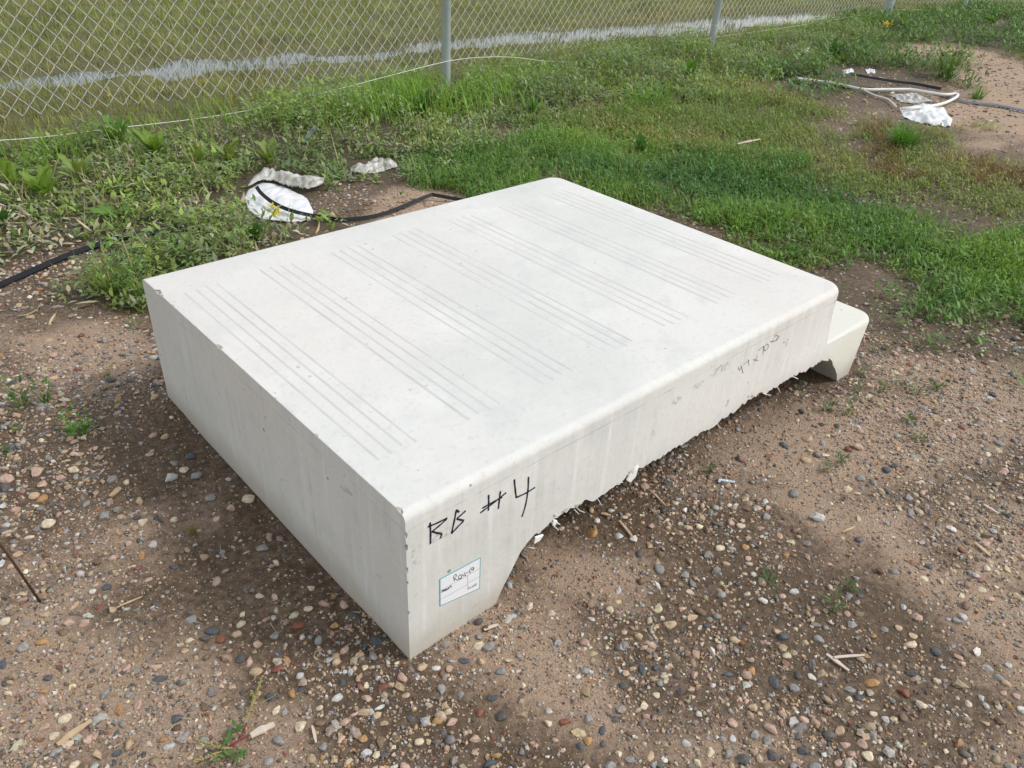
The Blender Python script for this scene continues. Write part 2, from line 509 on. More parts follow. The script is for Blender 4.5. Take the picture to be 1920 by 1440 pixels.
M_EARTH = ground_mat()
M_CONC = concrete_mat()
M_BROKEN = simple_mat('broken_concrete', (0.46, 0.44, 0.40), 0.95, 0, 0.35, 90, 0.2, 0.004)
M_GROOVE = simple_mat('groove_dirt', (0.545, 0.535, 0.512), 0.9, 0, 0.2, 12, 0.2)
M_STONE = stone_mat('gravel_stone')
M_LEAF = leaf_mat('leaf', 0.30)
M_GRASS = leaf_mat('grass_blade', 0.35)
M_DEAD = leaf_mat('withered_leaf', 0.15, 0.7, 0.2)
M_INK = simple_mat('marker_ink', (0.012, 0.010, 0.030), 0.45, 0, 0.3, 60)
M_PEN = simple_mat('pen_ink', (0.13, 0.13, 0.17), 0.6, 0, 0.3, 60)
M_GALV = simple_mat('galvanised_pipe', (0.43, 0.475, 0.485), 0.45, 0.25, 0.12, 25, 0.5)
M_WIRE = simple_mat('galvanised_wire', (0.56, 0.58, 0.53), 0.45, 0.2, 0.12, 25, 0.5)
M_BOLT = simple_mat('zinc_bolt', (0.66, 0.70, 0.72), 0.25, 0.9, 0.08, 200)
M_BLACK = simple_mat('black_plastic', (0.012, 0.013, 0.016), 0.6, 0, 0.4, 18, 0.25)
M_BLUE = simple_mat('dusty_blue_strap', (0.085, 0.105, 0.14), 0.5, 0, 0.35, 18, 0.5)
M_WHITEPL = simple_mat('white_plastic', (0.70, 0.695, 0.70), 0.42, 0, 0.16, 16, 0.4, 0.01)
M_HOSE = simple_mat('white_hose', (0.70, 0.68, 0.64), 0.5, 0, 0.15, 12, 0.5)
M_WOOD = simple_mat('split_wood', (0.50, 0.36, 0.22), 0.8, 0, 0.25, 60, 0.2)
M_PALEWOOD = simple_mat('bleached_wood', (0.58, 0.48, 0.40), 0.8, 0, 0.18, 60, 0.2)
M_RUST = simple_mat('rusty_rod', (0.085, 0.055, 0.035), 0.7, 0.2, 0.3, 60, 0.3)
M_FIBRE = simple_mat('white_fibre', (0.80, 0.80, 0.78), 0.5, 0, 0.05, 60)
M_PAPER = simple_mat('label_paper', (0.80, 0.81, 0.84), 0.45, 0, 0.03, 60)
M_TEAL = simple_mat('label_border', (0.085, 0.36, 0.46), 0.45, 0, 0.06, 60)
M_PRINT = simple_mat('label_print', (0.16, 0.17, 0.20), 0.6, 0, 0.2, 60)
M_YELLOW = simple_mat('yellow_petal', (0.75, 0.56, 0.03), 0.6, 0, 0.12, 60)
M_WHITEFL = simple_mat('white_petal', (0.75, 0.73, 0.68), 0.6, 0, 0.1, 60)

def film_mat():
    mt, nt, p = new_mat('dirty_clear_film')
    tc = nt.nodes.new('ShaderNodeTexCoord')
    f = noise(nt, tc.outputs['Object'], 14, 6, 0.7)
    nt.links.new(mixc(nt, ramp(nt, f, 0.3, 0.7), (0.40, 0.38, 0.32), (0.60, 0.60, 0.56)), p.inputs['Base Color'])
    nt.links.new(ramp(nt, f, 0.35, 0.65, 0.50, 0.88), p.inputs['Alpha'])
    p.inputs['Roughness'].default_value = 0.32
    nt.links.new(bump(nt, f, 0.4, 0.003), p.inputs['Normal'])
    return mt
M_FILM = film_mat()

def water_mat():
    mt, nt, p = new_mat('sky_tinted_water')
    geo = nt.nodes.new('ShaderNodeNewGeometry')
    f = noise(nt, geo.outputs['Position'], 7, 3, 0.5)
    p.inputs['Base Color'].default_value = (0.085, 0.100, 0.122, 1)  # blue of the reflected sky painted into the water's base colour
    p.inputs['Roughness'].default_value = 0.06
    p.inputs['IOR'].default_value = 1.33
    p.inputs['Specular IOR Level'].default_value = 0.5
    p.inputs['Specular Tint'].default_value = (0.80, 0.88, 1.0, 1)  # tints the reflection bluer, as from a blue sky
    nt.links.new(bump(nt, f, 0.12, 0.01), p.inputs['Normal'])
    return mt
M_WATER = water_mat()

# ------------------------------------------------------------------ ground sheet
def axis(segs, far):
    out = []
    for a, b, s in segs:
        out.append(np.arange(a, b, s))
    mid = np.concatenate(out)
    hi = [mid[-1]]; st = 0.15
    while hi[-1] < far: hi.append(hi[-1] + st); st *= 1.35
    lo = [mid[0]]; st = 0.15
    while lo[-1] > -far: lo.append(lo[-1] - st); st *= 1.35
    return np.concatenate([np.array(lo[1:])[::-1], mid, np.array(hi[1:])])

gx = axis([(-1.5, 2.6, 0.024), (2.6, 6, 0.045), (6, 16, 0.10)], 400)
gy = axis([(-1.5, 2.6, 0.024), (2.6, 6.2, 0.045), (6.2, 12, 0.10)], 400)
GX, GY = np.meshgrid(gx, gy, indexing='ij')
gz = height(GX, GY)
X, Y = GX.ravel(), GY.ravel()

def veg_cover(x, y):
    v = np.zeros(np.shape(x))
    for p, w, s in ((Z_WEED, 1.0, 80), (Z_LUSH, 1.0, 81), (Z_OLIVE, 0.7, 82), (Z_RED, 0.6, 83), (Z_SPARSE, 0.3, 84), (Z_FAR, 0.9, 85), (Z_RIGHT, 0.6, 86)):
        v = np.maximum(v, w * soft(x, y, p, 0.10, 0.28, s))
    return v

gcol = np.stack([dryness(X, Y), field_mask(X, Y), veg_cover(X, Y)], 1)
nx, ny = len(gx), len(gy)
ii, jj = np.meshgrid(np.arange(nx - 1), np.arange(ny - 1), indexing='ij')
a = (ii * ny + jj).ravel()
gf = np.stack([a, a + ny, a + ny + 1, a + 1], 1)
ground = obj('ground', np_mesh('ground', np.stack([X, Y, gz.ravel()], 1), [gf], M_EARTH, gcol))
tag(ground, 'bare brown earth, damp in places and sandy where dry', kind='structure')

# puddle: a level sheet that shows only where the field dips below it
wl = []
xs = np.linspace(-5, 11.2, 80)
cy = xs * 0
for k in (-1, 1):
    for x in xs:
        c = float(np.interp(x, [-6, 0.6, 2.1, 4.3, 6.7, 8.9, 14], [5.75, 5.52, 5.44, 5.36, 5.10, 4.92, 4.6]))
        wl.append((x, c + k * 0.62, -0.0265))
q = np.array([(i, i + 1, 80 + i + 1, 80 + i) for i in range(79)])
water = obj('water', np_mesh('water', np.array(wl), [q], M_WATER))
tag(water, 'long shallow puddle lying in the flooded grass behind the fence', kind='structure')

# ------------------------------------------------------------------ the concrete step
def rag(u0, u1, z, amp, step=0.0085):
    n = max(2, int((u1 - u0) / step))
    return [(u0 + (u1 - u0) * i / n + random.uniform(-0.0028, 0.0028), z + random.uniform(-amp, amp)) for i in range(1, n)]

under = [(0.222, 0.0), (0.243, 0.028), (0.262, 0.057), (0.277, 0.088), (0.292, 0.109), (0.309, 0.124), (0.330, 0.137)]
for a0, a1, zz in ((0.33, 0.376, 0.138), (0.376, 0.41, 0.150), (0.41, 0.50, 0.146), (0.50, 0.56, 0.131), (0.56, 0.61, 0.132), (0.61, 0.68, 0.145),
                   (0.68, 0.92, 0.138), (0.92, 1.00, 0.135), (1.00, 1.08, 0.141), (1.08, 1.20, 0.150), (1.20, 1.40, 0.138), (1.40, 1.53, 0.130), (1.53, 1.57, 0.121)):
    under += rag(a0, a1, zz, 0.0052)
under += [(1.572, 0.122), (1.592, 0.108), (1.603, 0.098), (1.613, 0.082), (1.628, 0.070), (1.640, 0.058), (1.652, 0.044), (1.668, 0.028), (1.690, 0.0)]
under = [(u + random.uniform(-0.002, 0.002), z) for u, z in under]
prof = [(0, 0)] + under + [(1.806, 0.0), (1.840, 0.188), (1.522, 0.186), (1.542, SLAB_H), (0, SLAB_H)]
ZB = -0.012      # bearing faces are pressed a little into the earth
prof = [(u, ZB if z <= 0.0005 else z) for u, z in prof]

bm = bmesh.new()
near = [bm.verts.new((u, 0, z)) for u, z in prof]
far = [bm.verts.new((u, SLAB_W, z)) for u, z in prof]
n = len(prof)
bm.faces.new(near); bm.faces.new(far[::-1])
for i in range(n):
    bm.faces.new((near[(i + 1) % n], near[i], far[i], far[(i + 1) % n]))
bm.normal_update()
bmesh.ops.recalc_face_normals(bm, faces=bm.faces)
top_b, nose1, notch, nose2, foot = n - 1, n - 2, n - 3, n - 4, n - 5

def rounded(edges, off, seg):
    bmesh.ops.bevel(bm, geom=list(edges), offset=off, offset_type='OFFSET', segments=seg, profile=0.5, affect='EDGES', clamp_overlap=False)
    bm.normal_update()
# upright corners of the two risers, then the arrises of landing and tread, then the sharp back edges
rounded([bm.edges.get((r_[i], r_[j])) for r_ in (near, far) for i, j in ((nose1, notch), (nose2, foot))], 0.055, 7)
topf = max((f for f in bm.faces if f.normal.z > 0.9 and f.calc_center_median().z > 0.3), key=lambda f: f.calc_area())
back_e = [e for e in topf.edges if all(abs(v.co.x) < 1e-4 for v in e.verts)]
rounded([e for e in topf.edges if e not in back_e], 0.019, 6)
tread = max((f for f in bm.faces if f.normal.z > 0.9 and f.calc_center_median().z < 0.3), key=lambda f: f.calc_area())
rounded([e for e in tread.edges if max(v.co.x for v in e.verts) > 1.60], 0.017, 5)
rounded([e for e in bm.edges if all(abs(v.co.x) < 1e-4 for v in e.verts) and (all(v.co.z > 0.30 for v in e.verts) and abs(e.verts[0].co.y - e.verts[1].co.y) > 0.5)], 0.0028, 2)
me2 = bpy.data.meshes.new('step_body'); bm.to_mesh(me2); bm.free()
me2.materials.append(M_CONC); me2.materials.append(M_GROOVE); me2.materials.append(M_BROKEN)
body = bpy.data.objects.new('step_body', me2); COL.objects.link(body)
# flat main faces, smooth rounded ones
sm = []
for pl in me2.polygons:
    nn = pl.normal
    flat = max(abs(nn.x), abs(nn.y), abs(nn.z)) > 0.9995 or pl.area > 0.05 or pl.center.x < 0.004
    sm.append(not flat)
    if nn.z < -0.2 or (nn.x < -0.2 and pl.center.x > 1.5 and pl.center.z < 0.15) or (abs(nn.y) < 0.1 and 0.2 < pl.center.x < 1.7 and pl.center.z < 0.16 and pl.center.x < 1.69):
        if abs(nn.y) < 0.2: pl.material_index = 2
me2.polygons.foreach_set('use_smooth', sm)

# cutters: 28 finger-wide grooves with tapered ends, and a few knocks out of the back edge
bm = bmesh.new()
for s in range(7):
    for g in range(4):
        u = 0.052 + 0.2165 * s + g * 0.0295 + random.uniform(-0.0012, 0.0012)
        v0 = 0.150 + random.uniform(-0.008, 0.008); v1 = 1.060 + random.uniform(-0.008, 0.008)
        w, dpt = 0.0050, 0.0013 * random.uniform(0.5, 1.25)
        H = SLAB_H; t = 0.004
        v = [bm.verts.new(c) for c in ((u - w, v0, H + t), (u + w, v0, H + t), (u + w, v1, H + t), (u - w, v1, H + t),
                                       (u, v0 + 0.035, H - dpt), (u, v1 - 0.035, H - dpt),
                                       (u - w * 0.9, v0, H + 0.0004), (u + w * 0.9, v0, H + 0.0004), (u + w * 0.9, v1, H + 0.0004), (u - w * 0.9, v1, H + 0.0004))]
        for f in ((0, 1, 2, 3), (6, 9, 5, 4), (7, 4, 5, 8), (7, 6, 4), (9, 8, 5), (0, 6, 7, 1), (2, 8, 9, 3), (1, 7, 8, 2), (3, 9, 6, 0)):
            bm.faces.new([v[i] for i in f]).material_index = 1
for (y0, z0, r, sx) in ((1.085, 0.380, 0.013, 1.4), (1.06, 0.381, 0.009, 1.2), (0.735, 0.381, 0.011, 1.5), (0.995, 0.382, 0.008, 2.0), (0.46, 0.382, 0.008, 2.2),
                        (0.30, 0.3815, 0.008, 1.5), (0.60, 0.382, 0.0075, 2.0), (0.02, 0.382, 0.012, 1.3), (0.15, 0.3825, 0.0075, 2.4), (0.22, 0.382, 0.006, 1.6),
                        (0.86, 0.3822, 0.007, 2.6), (0.67, 0.3825, 0.0065, 1.6), (0.53, 0.3825, 0.0065, 1.5), (0.92, 0.3825, 0.006, 1.5), (0.385, 0.3825, 0.0065, 2.2)):
    g = bmesh.ops.create_icosphere(bm, subdivisions=2, radius=r)
    vs = g['verts']
    for v in vs:
        v.co *= 1 + random.uniform(-0.22, 0.22)
        v.co = Vector((v.co.x - 0.002, v.co.y * sx + y0, v.co.z * 0.8 + z0))
    for f in {f for v in vs for f in v.link_faces}: f.material_index = 2
for (zc, r) in ((0.30, 0.006), (0.245, 0.005), (0.21, 0.004), (0.33, 0.005), (0.13, 0.004)):
    g = bmesh.ops.create_icosphere(bm, subdivisions=2, radius=r)
    vs = g['verts']
    for v in vs:
        v.co *= 1 + random.uniform(-0.25, 0.25)
        v.co = Vector((v.co.x - 0.001, v.co.y - 0.001, v.co.z * 1.8 + zc))
    for f in {f for v in vs for f in v.link_faces}: f.material_index = 2
bmesh.ops.recalc_face_normals(bm, faces=bm.faces)
cm = bpy.data.meshes.new('cut'); bm.to_mesh(cm); bm.free()
for mt in (M_CONC, M_GROOVE, M_BROKEN): cm.materials.append(mt)
cutter = bpy.data.objects.new('cut', cm); COL.objects.link(cutter)
bo = body.modifiers.new('cut', 'BOOLEAN'); bo.operation = 'DIFFERENCE'; bo.object = cutter; bo.solver = 'EXACT'
dg = bpy.context.evaluated_depsgraph_get(); dg.update()
me3 = bpy.data.meshes.new_from_object(body.evaluated_get(dg))
body.modifiers.clear(); body.data = me3; me3.name = 'step_body'
me3.set_sharp_from_angle(angle=R(28))
bpy.data.objects.remove(cutter)
print('step faces', len(me3.polygons))

step = empty('concrete_step', (0, 0, 0))
tag(step, 'large pale precast concrete step with grooved top lying on gravel', 'concrete step')
body.parent = step

# ragged lip and fibres along the broken lower edge of the long side
parts = []
for (px, py, w, hgt) in ((1062, 956, 30, 10), (1083, 948, 20, 8), (1185, 886, 26, 16), (1410, 744, 8, 6), (1010, 1000, 10, 7), (1040, 968, 12, 9)):
    c = side_at(px, py)
    s = scale_at(c)
    b = bmesh.new(); bmesh.ops.create_icosphere(b, subdivisions=2, radius=1)
    vv = np.array([v.co[:] for v in b.verts]); ff = np.array([[v.index for v in f.verts] for f in b.faces]); b.free()
    vv = vv * (1 + 0.35 * (rng.random((len(vv), 1)) - 0.5)) * np.array([w * s * 0.55, 0.008, hgt * s * 0.6]) + c + np.array([0, 0.004, 0.004])
    obj('broken_lip', np_mesh('broken_lip', vv, [ff], M_BROKEN, smooth=False), step)
for (pts, rad) in (([(1033, 975), (1036, 984), (1042, 990)], 1.4), ([(1036, 972), (1041, 978), (1044, 979)], 1.4), ([(1077, 955), (1080, 960)], 0.8),
                   ([(1081, 951), (1085, 956), (1091, 957)], 0.9), ([(1120, 933), (1123, 944)], 0.8), ([(990, 1027), (997, 1024)], 0.9),
                   ([(1158, 905), (1163, 901)], 0.8), ([(1457, 722), (1458, 734)], 0.8), ([(1430, 738), (1440, 739)], 0.8), ([(1346, 795), (1347, 801)], 0.7),
                   ([(1543, 676), (1549, 673)], 0.9), ([(1487, 706), (1491, 708)], 1.2)):
    p3 = np.array([side_at(*p) for p in pts]) + np.array([0, -0.003, 0])
    p3[:, 1] -= np.linspace(-0.006, 0.006, len(p3))
    v, f = tube(p3, rad * scale_at(p3[0]) * 0.8, 5)
    obj('loose_fibre', np_mesh('loose_fibre', v, f, M_FIBRE), step)
# torn white flakes of the lining under the edge
for pts in ([(999, 1018), (1002, 1007), (1017, 1002), (1010, 1012)], [(1173, 899), (1178, 890), (1196, 872), (1190, 892), (1180, 903)], [(1034, 984), (1036, 974), (1043, 976), (1040, 983)]):
    p3 = [side_at(*p) + np.array([0, -0.004, 0]) for p in pts]
    k = len(p3)
    v = np.array(p3 + [p + np.array([0.001, 0.004, 0.001]) for p in p3])
    f = [np.array([(i, (i + 1) % k, k + (i + 1) % k, k + i) for i in range(k)]), np.array([list(range(k))[::-1], list(range(k, 2 * k))])]
    obj('torn_flake', np_mesh('torn_flake', v, f, M_FIBRE, smooth=False), step)

# ---- writing: flat ribbons of ink half a millimetre off the face
def ribbon_on_side(strokes, width, off=0.0006, taper=0.0):
    parts = []
    for pts in strokes:
        P3 = np.array([side_at(*p) for p in pts])[:, [0, 2]]
        if len(P3) > 2: P3 = smooth_path([(*p, 0) for p in P3], 4)[:, :2]
        T = np.gradient(P3, axis=0); T /= np.linalg.norm(T, axis=1)[:, None] + 1e-9
        Nn = np.stack([-T[:, 1], T[:, 0]], 1)
        k = len(P3)
        w = width * (1 - taper * np.linspace(0, 1, k)) * (1 + 0.12 * np.sin(np.arange(k) * 1.7))
        A = P3 + Nn * w[:, None] / 2; B = P3 - Nn * w[:, None] / 2
        v = np.array([(p[0], -off, p[1]) for p in A] + [(p[0], -off, p[1]) for p in B])
        f = np.array([(i, i + 1, k + i + 1, k + i) for i in range(k - 1)])
        parts.append((v, [f])); off += 0.00004
    return merge(parts)

def zc(pts, o, s):
    return [(o[0] + x / s, o[1] + y / s) for x, y in pts]
Z1 = ((740, 840), 3.428)
mark = [zc(p, *Z1) for p in (
    [(226, 478), (230, 545), (229, 616)], [(212, 506), (270, 482), (338, 448)], [(336, 452), (290, 495), (240, 536)], [(238, 534), (270, 545), (300, 552), (292, 580)],
    [(396, 398), (384, 460), (365, 549)], [(394, 396), (414, 412)], [(456, 402), (425, 430), (398, 452)], [(398, 454), (420, 460), (444, 464)], [(444, 466), (405, 505), (365, 549)],
    [(603, 300), (604, 350), (602, 402)], [(679, 276), (672, 335), (666, 390)], [(550, 416), (630, 355), (716, 286)], [(562, 386), (625, 350), (692, 314)],
    [(768, 201), (774, 262), (781, 318)], [(779, 318), (840, 290), (902, 252)], [(860, 184), (856, 270), (842, 360), (818, 441)])]
for ch, i, j in (('R', 0, 4), ('B', 4, 9), ('#', 9, 13), ('4', 13, 16)):
    v, f = ribbon_on_side(mark[i:j], 0.0040)
    o = obj('marker_character', np_mesh('marker_character', v, f, M_INK), step)
    o['label'] = f'bold black marker character {ch} handwritten on the side'
Z2 = ((1200, 480), 3.79)
pen = [zc(p, *Z2) for p in (
    [(698, 788), (706, 812), (722, 786)], [(716, 776), (724, 800), (731, 832)], [(734, 772), (755, 756), (772, 736)], [(772, 736), (772, 758), (770, 778)],
    [(804, 736), (822, 738), (840, 741)], [(836, 706), (826, 728), (814, 750)], [(842, 672), (860, 654), (876, 640)], [(876, 640), (876, 670), (870, 697)],
    [(902, 624), (886, 640), (882, 664), (892, 672), (908, 654), (911, 632), (902, 624)], [(926, 606), (940, 606), (954, 604)], [(948, 594), (941, 606), (934, 618)],
    [(952, 578), (966, 562), (980, 570), (972, 590), (958, 606)], [(958, 606), (974, 594), (992, 566)])]
for ch, i, j in (('4', 0, 2), ('7', 2, 4), ('x', 4, 6), ('second 7', 6, 8), ('0', 8, 9), ('second x', 9, 11), ('2', 11, 13)):
    v, f = ribbon_on_side(pen[i:j], 0.0017)
    o = obj('pen_character', np_mesh('pen_character', v, f, M_PEN), step)
    o['label'] = f'thin pen character {ch} of the handwritten size on the side'

# ---- paper label stuck on the side
lab = [(823.5, 1086), (901, 1044.5), (899.5, 1103), (824, 1137)]
P3 = [side_at(*p) for p in lab]

def slab_quad(name, corners, y0, y1, mat, parent):
    v = np.array([(p[0], y0, p[2]) for p in corners] + [(p[0], y1, p[2]) for p in corners])
    f = [np.array([(0, 1, 2, 3), (7, 6, 5, 4), (0, 4, 5, 1), (1, 5, 6, 2), (2, 6, 7, 3), (3, 7, 4, 0)])]
    return obj(name, np_mesh(name, v, f, mat, smooth=False), parent)
stick = slab_quad('paper_label', P3, -0.0006, 0.0004, M_TEAL, step)
stick['label'] = 'small white paper label with a blue border and handwriting'
cc = sum(P3) / 4
inn = [cc + (p - cc) * np.array([0.955, 1, 0.945]) for p in P3]
slab_quad('label_face', inn, -0.0009, -0.0005, M_PAPER, stick)
Z5 = ((800, 1030), 12.0)
hand = [zc(p, *Z5) for p in (
    [(612, 716), (606, 660), (598, 606)], [(598, 606), (640, 556), (664, 590), (616, 652)], [(616, 652), (650, 670), (692, 690)],
    [(752, 560), (716, 590), (712, 650), (750, 660), (776, 600), (752, 560)], [(700, 672), (740, 650), (792, 640)],
    [(802, 552), (812, 590), (852, 572)], [(848, 508), (858, 556), (864, 602)], [(884, 526), (932, 508)], [(950, 462), (962, 494), (976, 526)],
    [(1006, 412), (984, 424), (994, 452), (1030, 444), (1050, 428)], [(1002, 408), (1040, 402), (1054, 430), (1020, 474)],
    [(330, 965), (340, 915), (368, 905), (352, 945)], [(380, 895), (384, 935), (410, 910), (394, 890)], [(420, 880), (424, 915), (446, 895), (430, 872)],
    [(460, 900), (478, 845)], [(490, 838), (496, 878)], [(536, 800), (516, 822), (548, 826), (540, 850)])]
v, f = ribbon_on_side(hand, 0.00145, 0.0011)
obj('label_handwriting', np_mesh('label_handwriting', v, f, M_INK), stick)
blue = [zc(p, *Z5) for p in ([(936, 850), (944, 890)], [(958, 850), (974, 836), (968, 868), (990, 862)], [(1004, 846), (1030, 812), (1034, 838), (1004, 846)], [(1046, 822), (1060, 800), (1066, 822)], [(1078, 772), (1086, 806), (1112, 782), (1096, 758)])]
v, f = ribbon_on_side(blue, 0.0012, 0.0011)
obj('label_handwriting', np_mesh('label_handwriting', v, f, simple_mat('blue_pen', (0.02, 0.05, 0.16), 0.6)), stick)
rule = [zc(p, *Z5) for p in ([(306, 918), (560, 782)], [(560, 782), (1178, 424)], [(918, 568), (918, 900)], [(930, 745), (1180, 608)], [(306, 1116), (560, 982)], [(560, 982), (905, 786)])]
v, f = ribbon_on_side(rule, 0.0006, 0.0011)
obj('label_rule', np_mesh('label_rule', v, f, M_PRINT), stick)

# ------------------------------------------------------------------ stones
ICO = {}
def ico(sub):
    if sub not in ICO:
        b = bmesh.new(); bmesh.ops.create_icosphere(b, subdivisions=sub, radius=1)
        ICO[sub] = (np.array([v.co[:] for v in b.verts]), np.array([[v.index for v in f.verts] for f in b.faces])); b.free()
    return ICO[sub]

def stone_shape(sub, seed, ang):
    r = np.random.default_rng(seed)
    v, f = ico(sub); v = v.copy()
    for _ in range(8 if ang else 6):                     # planes knocked off a lump
        nrm = r.normal(size=3); nrm /= np.linalg.norm(nrm)
        d = r.uniform(0.35, 0.75)
        e = v @ nrm - d
        v -= np.where(e > 0, e, 0)[:, None] * nrm * r.uniform(0.7, 1.0)
    v *= 1 + (r.random((len(v), 1)) - 0.5) * (0.16 if ang else 0.07)
    v -= v.mean(0)
    v /= np.abs(v).max(0)
    return v, f

OCT = (np.array([(1, 0, 0), (-1, 0, 0), (0, 1, 0), (0, -1, 0), (0, 0, 1), (0, 0, -1)], float),
       np.array([(0, 2, 4), (2, 1, 4), (1, 3, 4), (3, 0, 4), (2, 0, 5), (1, 2, 5), (3, 1, 5), (0, 3, 5)]))
PAL = {'tan': (0.46, 0.335, 0.215), 'cream': (0.60, 0.505, 0.365), 'pink': (0.47, 0.320, 0.250), 'grey': (0.255, 0.245, 0.235), 'pale grey': (0.48, 0.47, 0.455),
       'slate blue': (0.075, 0.088, 0.100), 'orange': (0.42, 0.235, 0.100), 'rust red': (0.22, 0.075, 0.048), 'white': (0.66, 0.63, 0.58), 'brown': (0.19, 0.125, 0.08),
       'dark grey': (0.085, 0.082, 0.080)}
PN = list(PAL); PC = np.array([PAL[k] for k in PN])
PW = np.array([0.20, 0.13, 0.15, 0.15, 0.06, 0.08, 0.045, 0.025, 0.035, 0.085, 0.04]); PW /= PW.sum()

def scatter_stones(shapes, pos, size, flat, seed, sink=0.3):
    """all stones of one size class as merged arrays"""
    r = np.random.default_rng(seed)
    n = len(pos); which = r.integers(0, len(shapes), n)
    ci = r.choice(len(PC), n, p=PW)
    base = PC[ci] * r.uniform(0.7, 1.25, (n, 1)) * (1 + 0.12 * (r.random((n, 3)) - 0.5))
    mud = (r.random((n, 1)) ** 2) * 0.5                 # dust and mud clinging to them
    base = base * (1 - mud) + np.array([0.21, 0.15, 0.105]) * mud
    rz = r.uniform(0, 2 * math.pi, n); tx = r.normal(0, 0.35, n)
    sx = size * r.uniform(0.85, 1.35, n); sy = size * r.uniform(0.65, 1.0, n); sz = size * r.uniform(flat[0], flat[1], n)
    V, F, C, S = [], [], [], []
    o = 0
    for k, (v, f) in enumerate(shapes):
        m = np.where(which == k)[0]
        if not len(m): continue
        p = v[None] * np.stack([sx[m], sy[m], sz[m]], 1)[:, None]
        c, s = np.cos(tx[m])[:, None], np.sin(tx[m])[:, None]
        y, z = p[..., 1] * c - p[..., 2] * s, p[..., 1] * s + p[..., 2] * c
        c, s = np.cos(rz[m])[:, None], np.sin(rz[m])[:, None]
        x, y = p[..., 0] * c - y * s, p[..., 0] * s + y * c
        q = np.stack([x + pos[m, 0:1], y + pos[m, 1:2], z + pos[m, 2:3] + (sz[m] * (1 - 2 * sink * r.uniform(0.6, 1.9, len(m))))[:, None]], -1)
        V.append(q.reshape(-1, 3))
        F.append((f[None] + (np.arange(len(m)) * len(v))[:, None, None]).reshape(-1, 3) + o)
        C.append(np.repeat(base[m], len(v), 0)); o += len(m) * len(v)
        S.append(np.repeat(r.random(len(m)) < 0.35, len(f)))
    return np.concatenate(V), np.concatenate(F), np.concatenate(C), np.concatenate(S)

def in_slab(x, y, pad=0.0):
    return (x > -pad) & (x < SLAB_L + pad) & (y > -pad) & (y < SLAB_W + pad)

def bare(x, y):
    """how much open gravel there is"""
    return np.clip(1 - 1.15 * veg_cover(x, y), 0, 1) * (1 - field_mask(x, y))

def rand_ground(n, x0, x1, y0, y1, seed):
    r = np.random.default_rng(seed)
    x = r.uniform(x0, x1, n); y = r.uniform(y0, y1, n)
    return x, y, r.random(n)

def stone_density(x, y):
    return np.clip(0.55 + 1.35 * fbm(x * 2.2, y * 2.2, 101, 5), 0.10, 1.0)

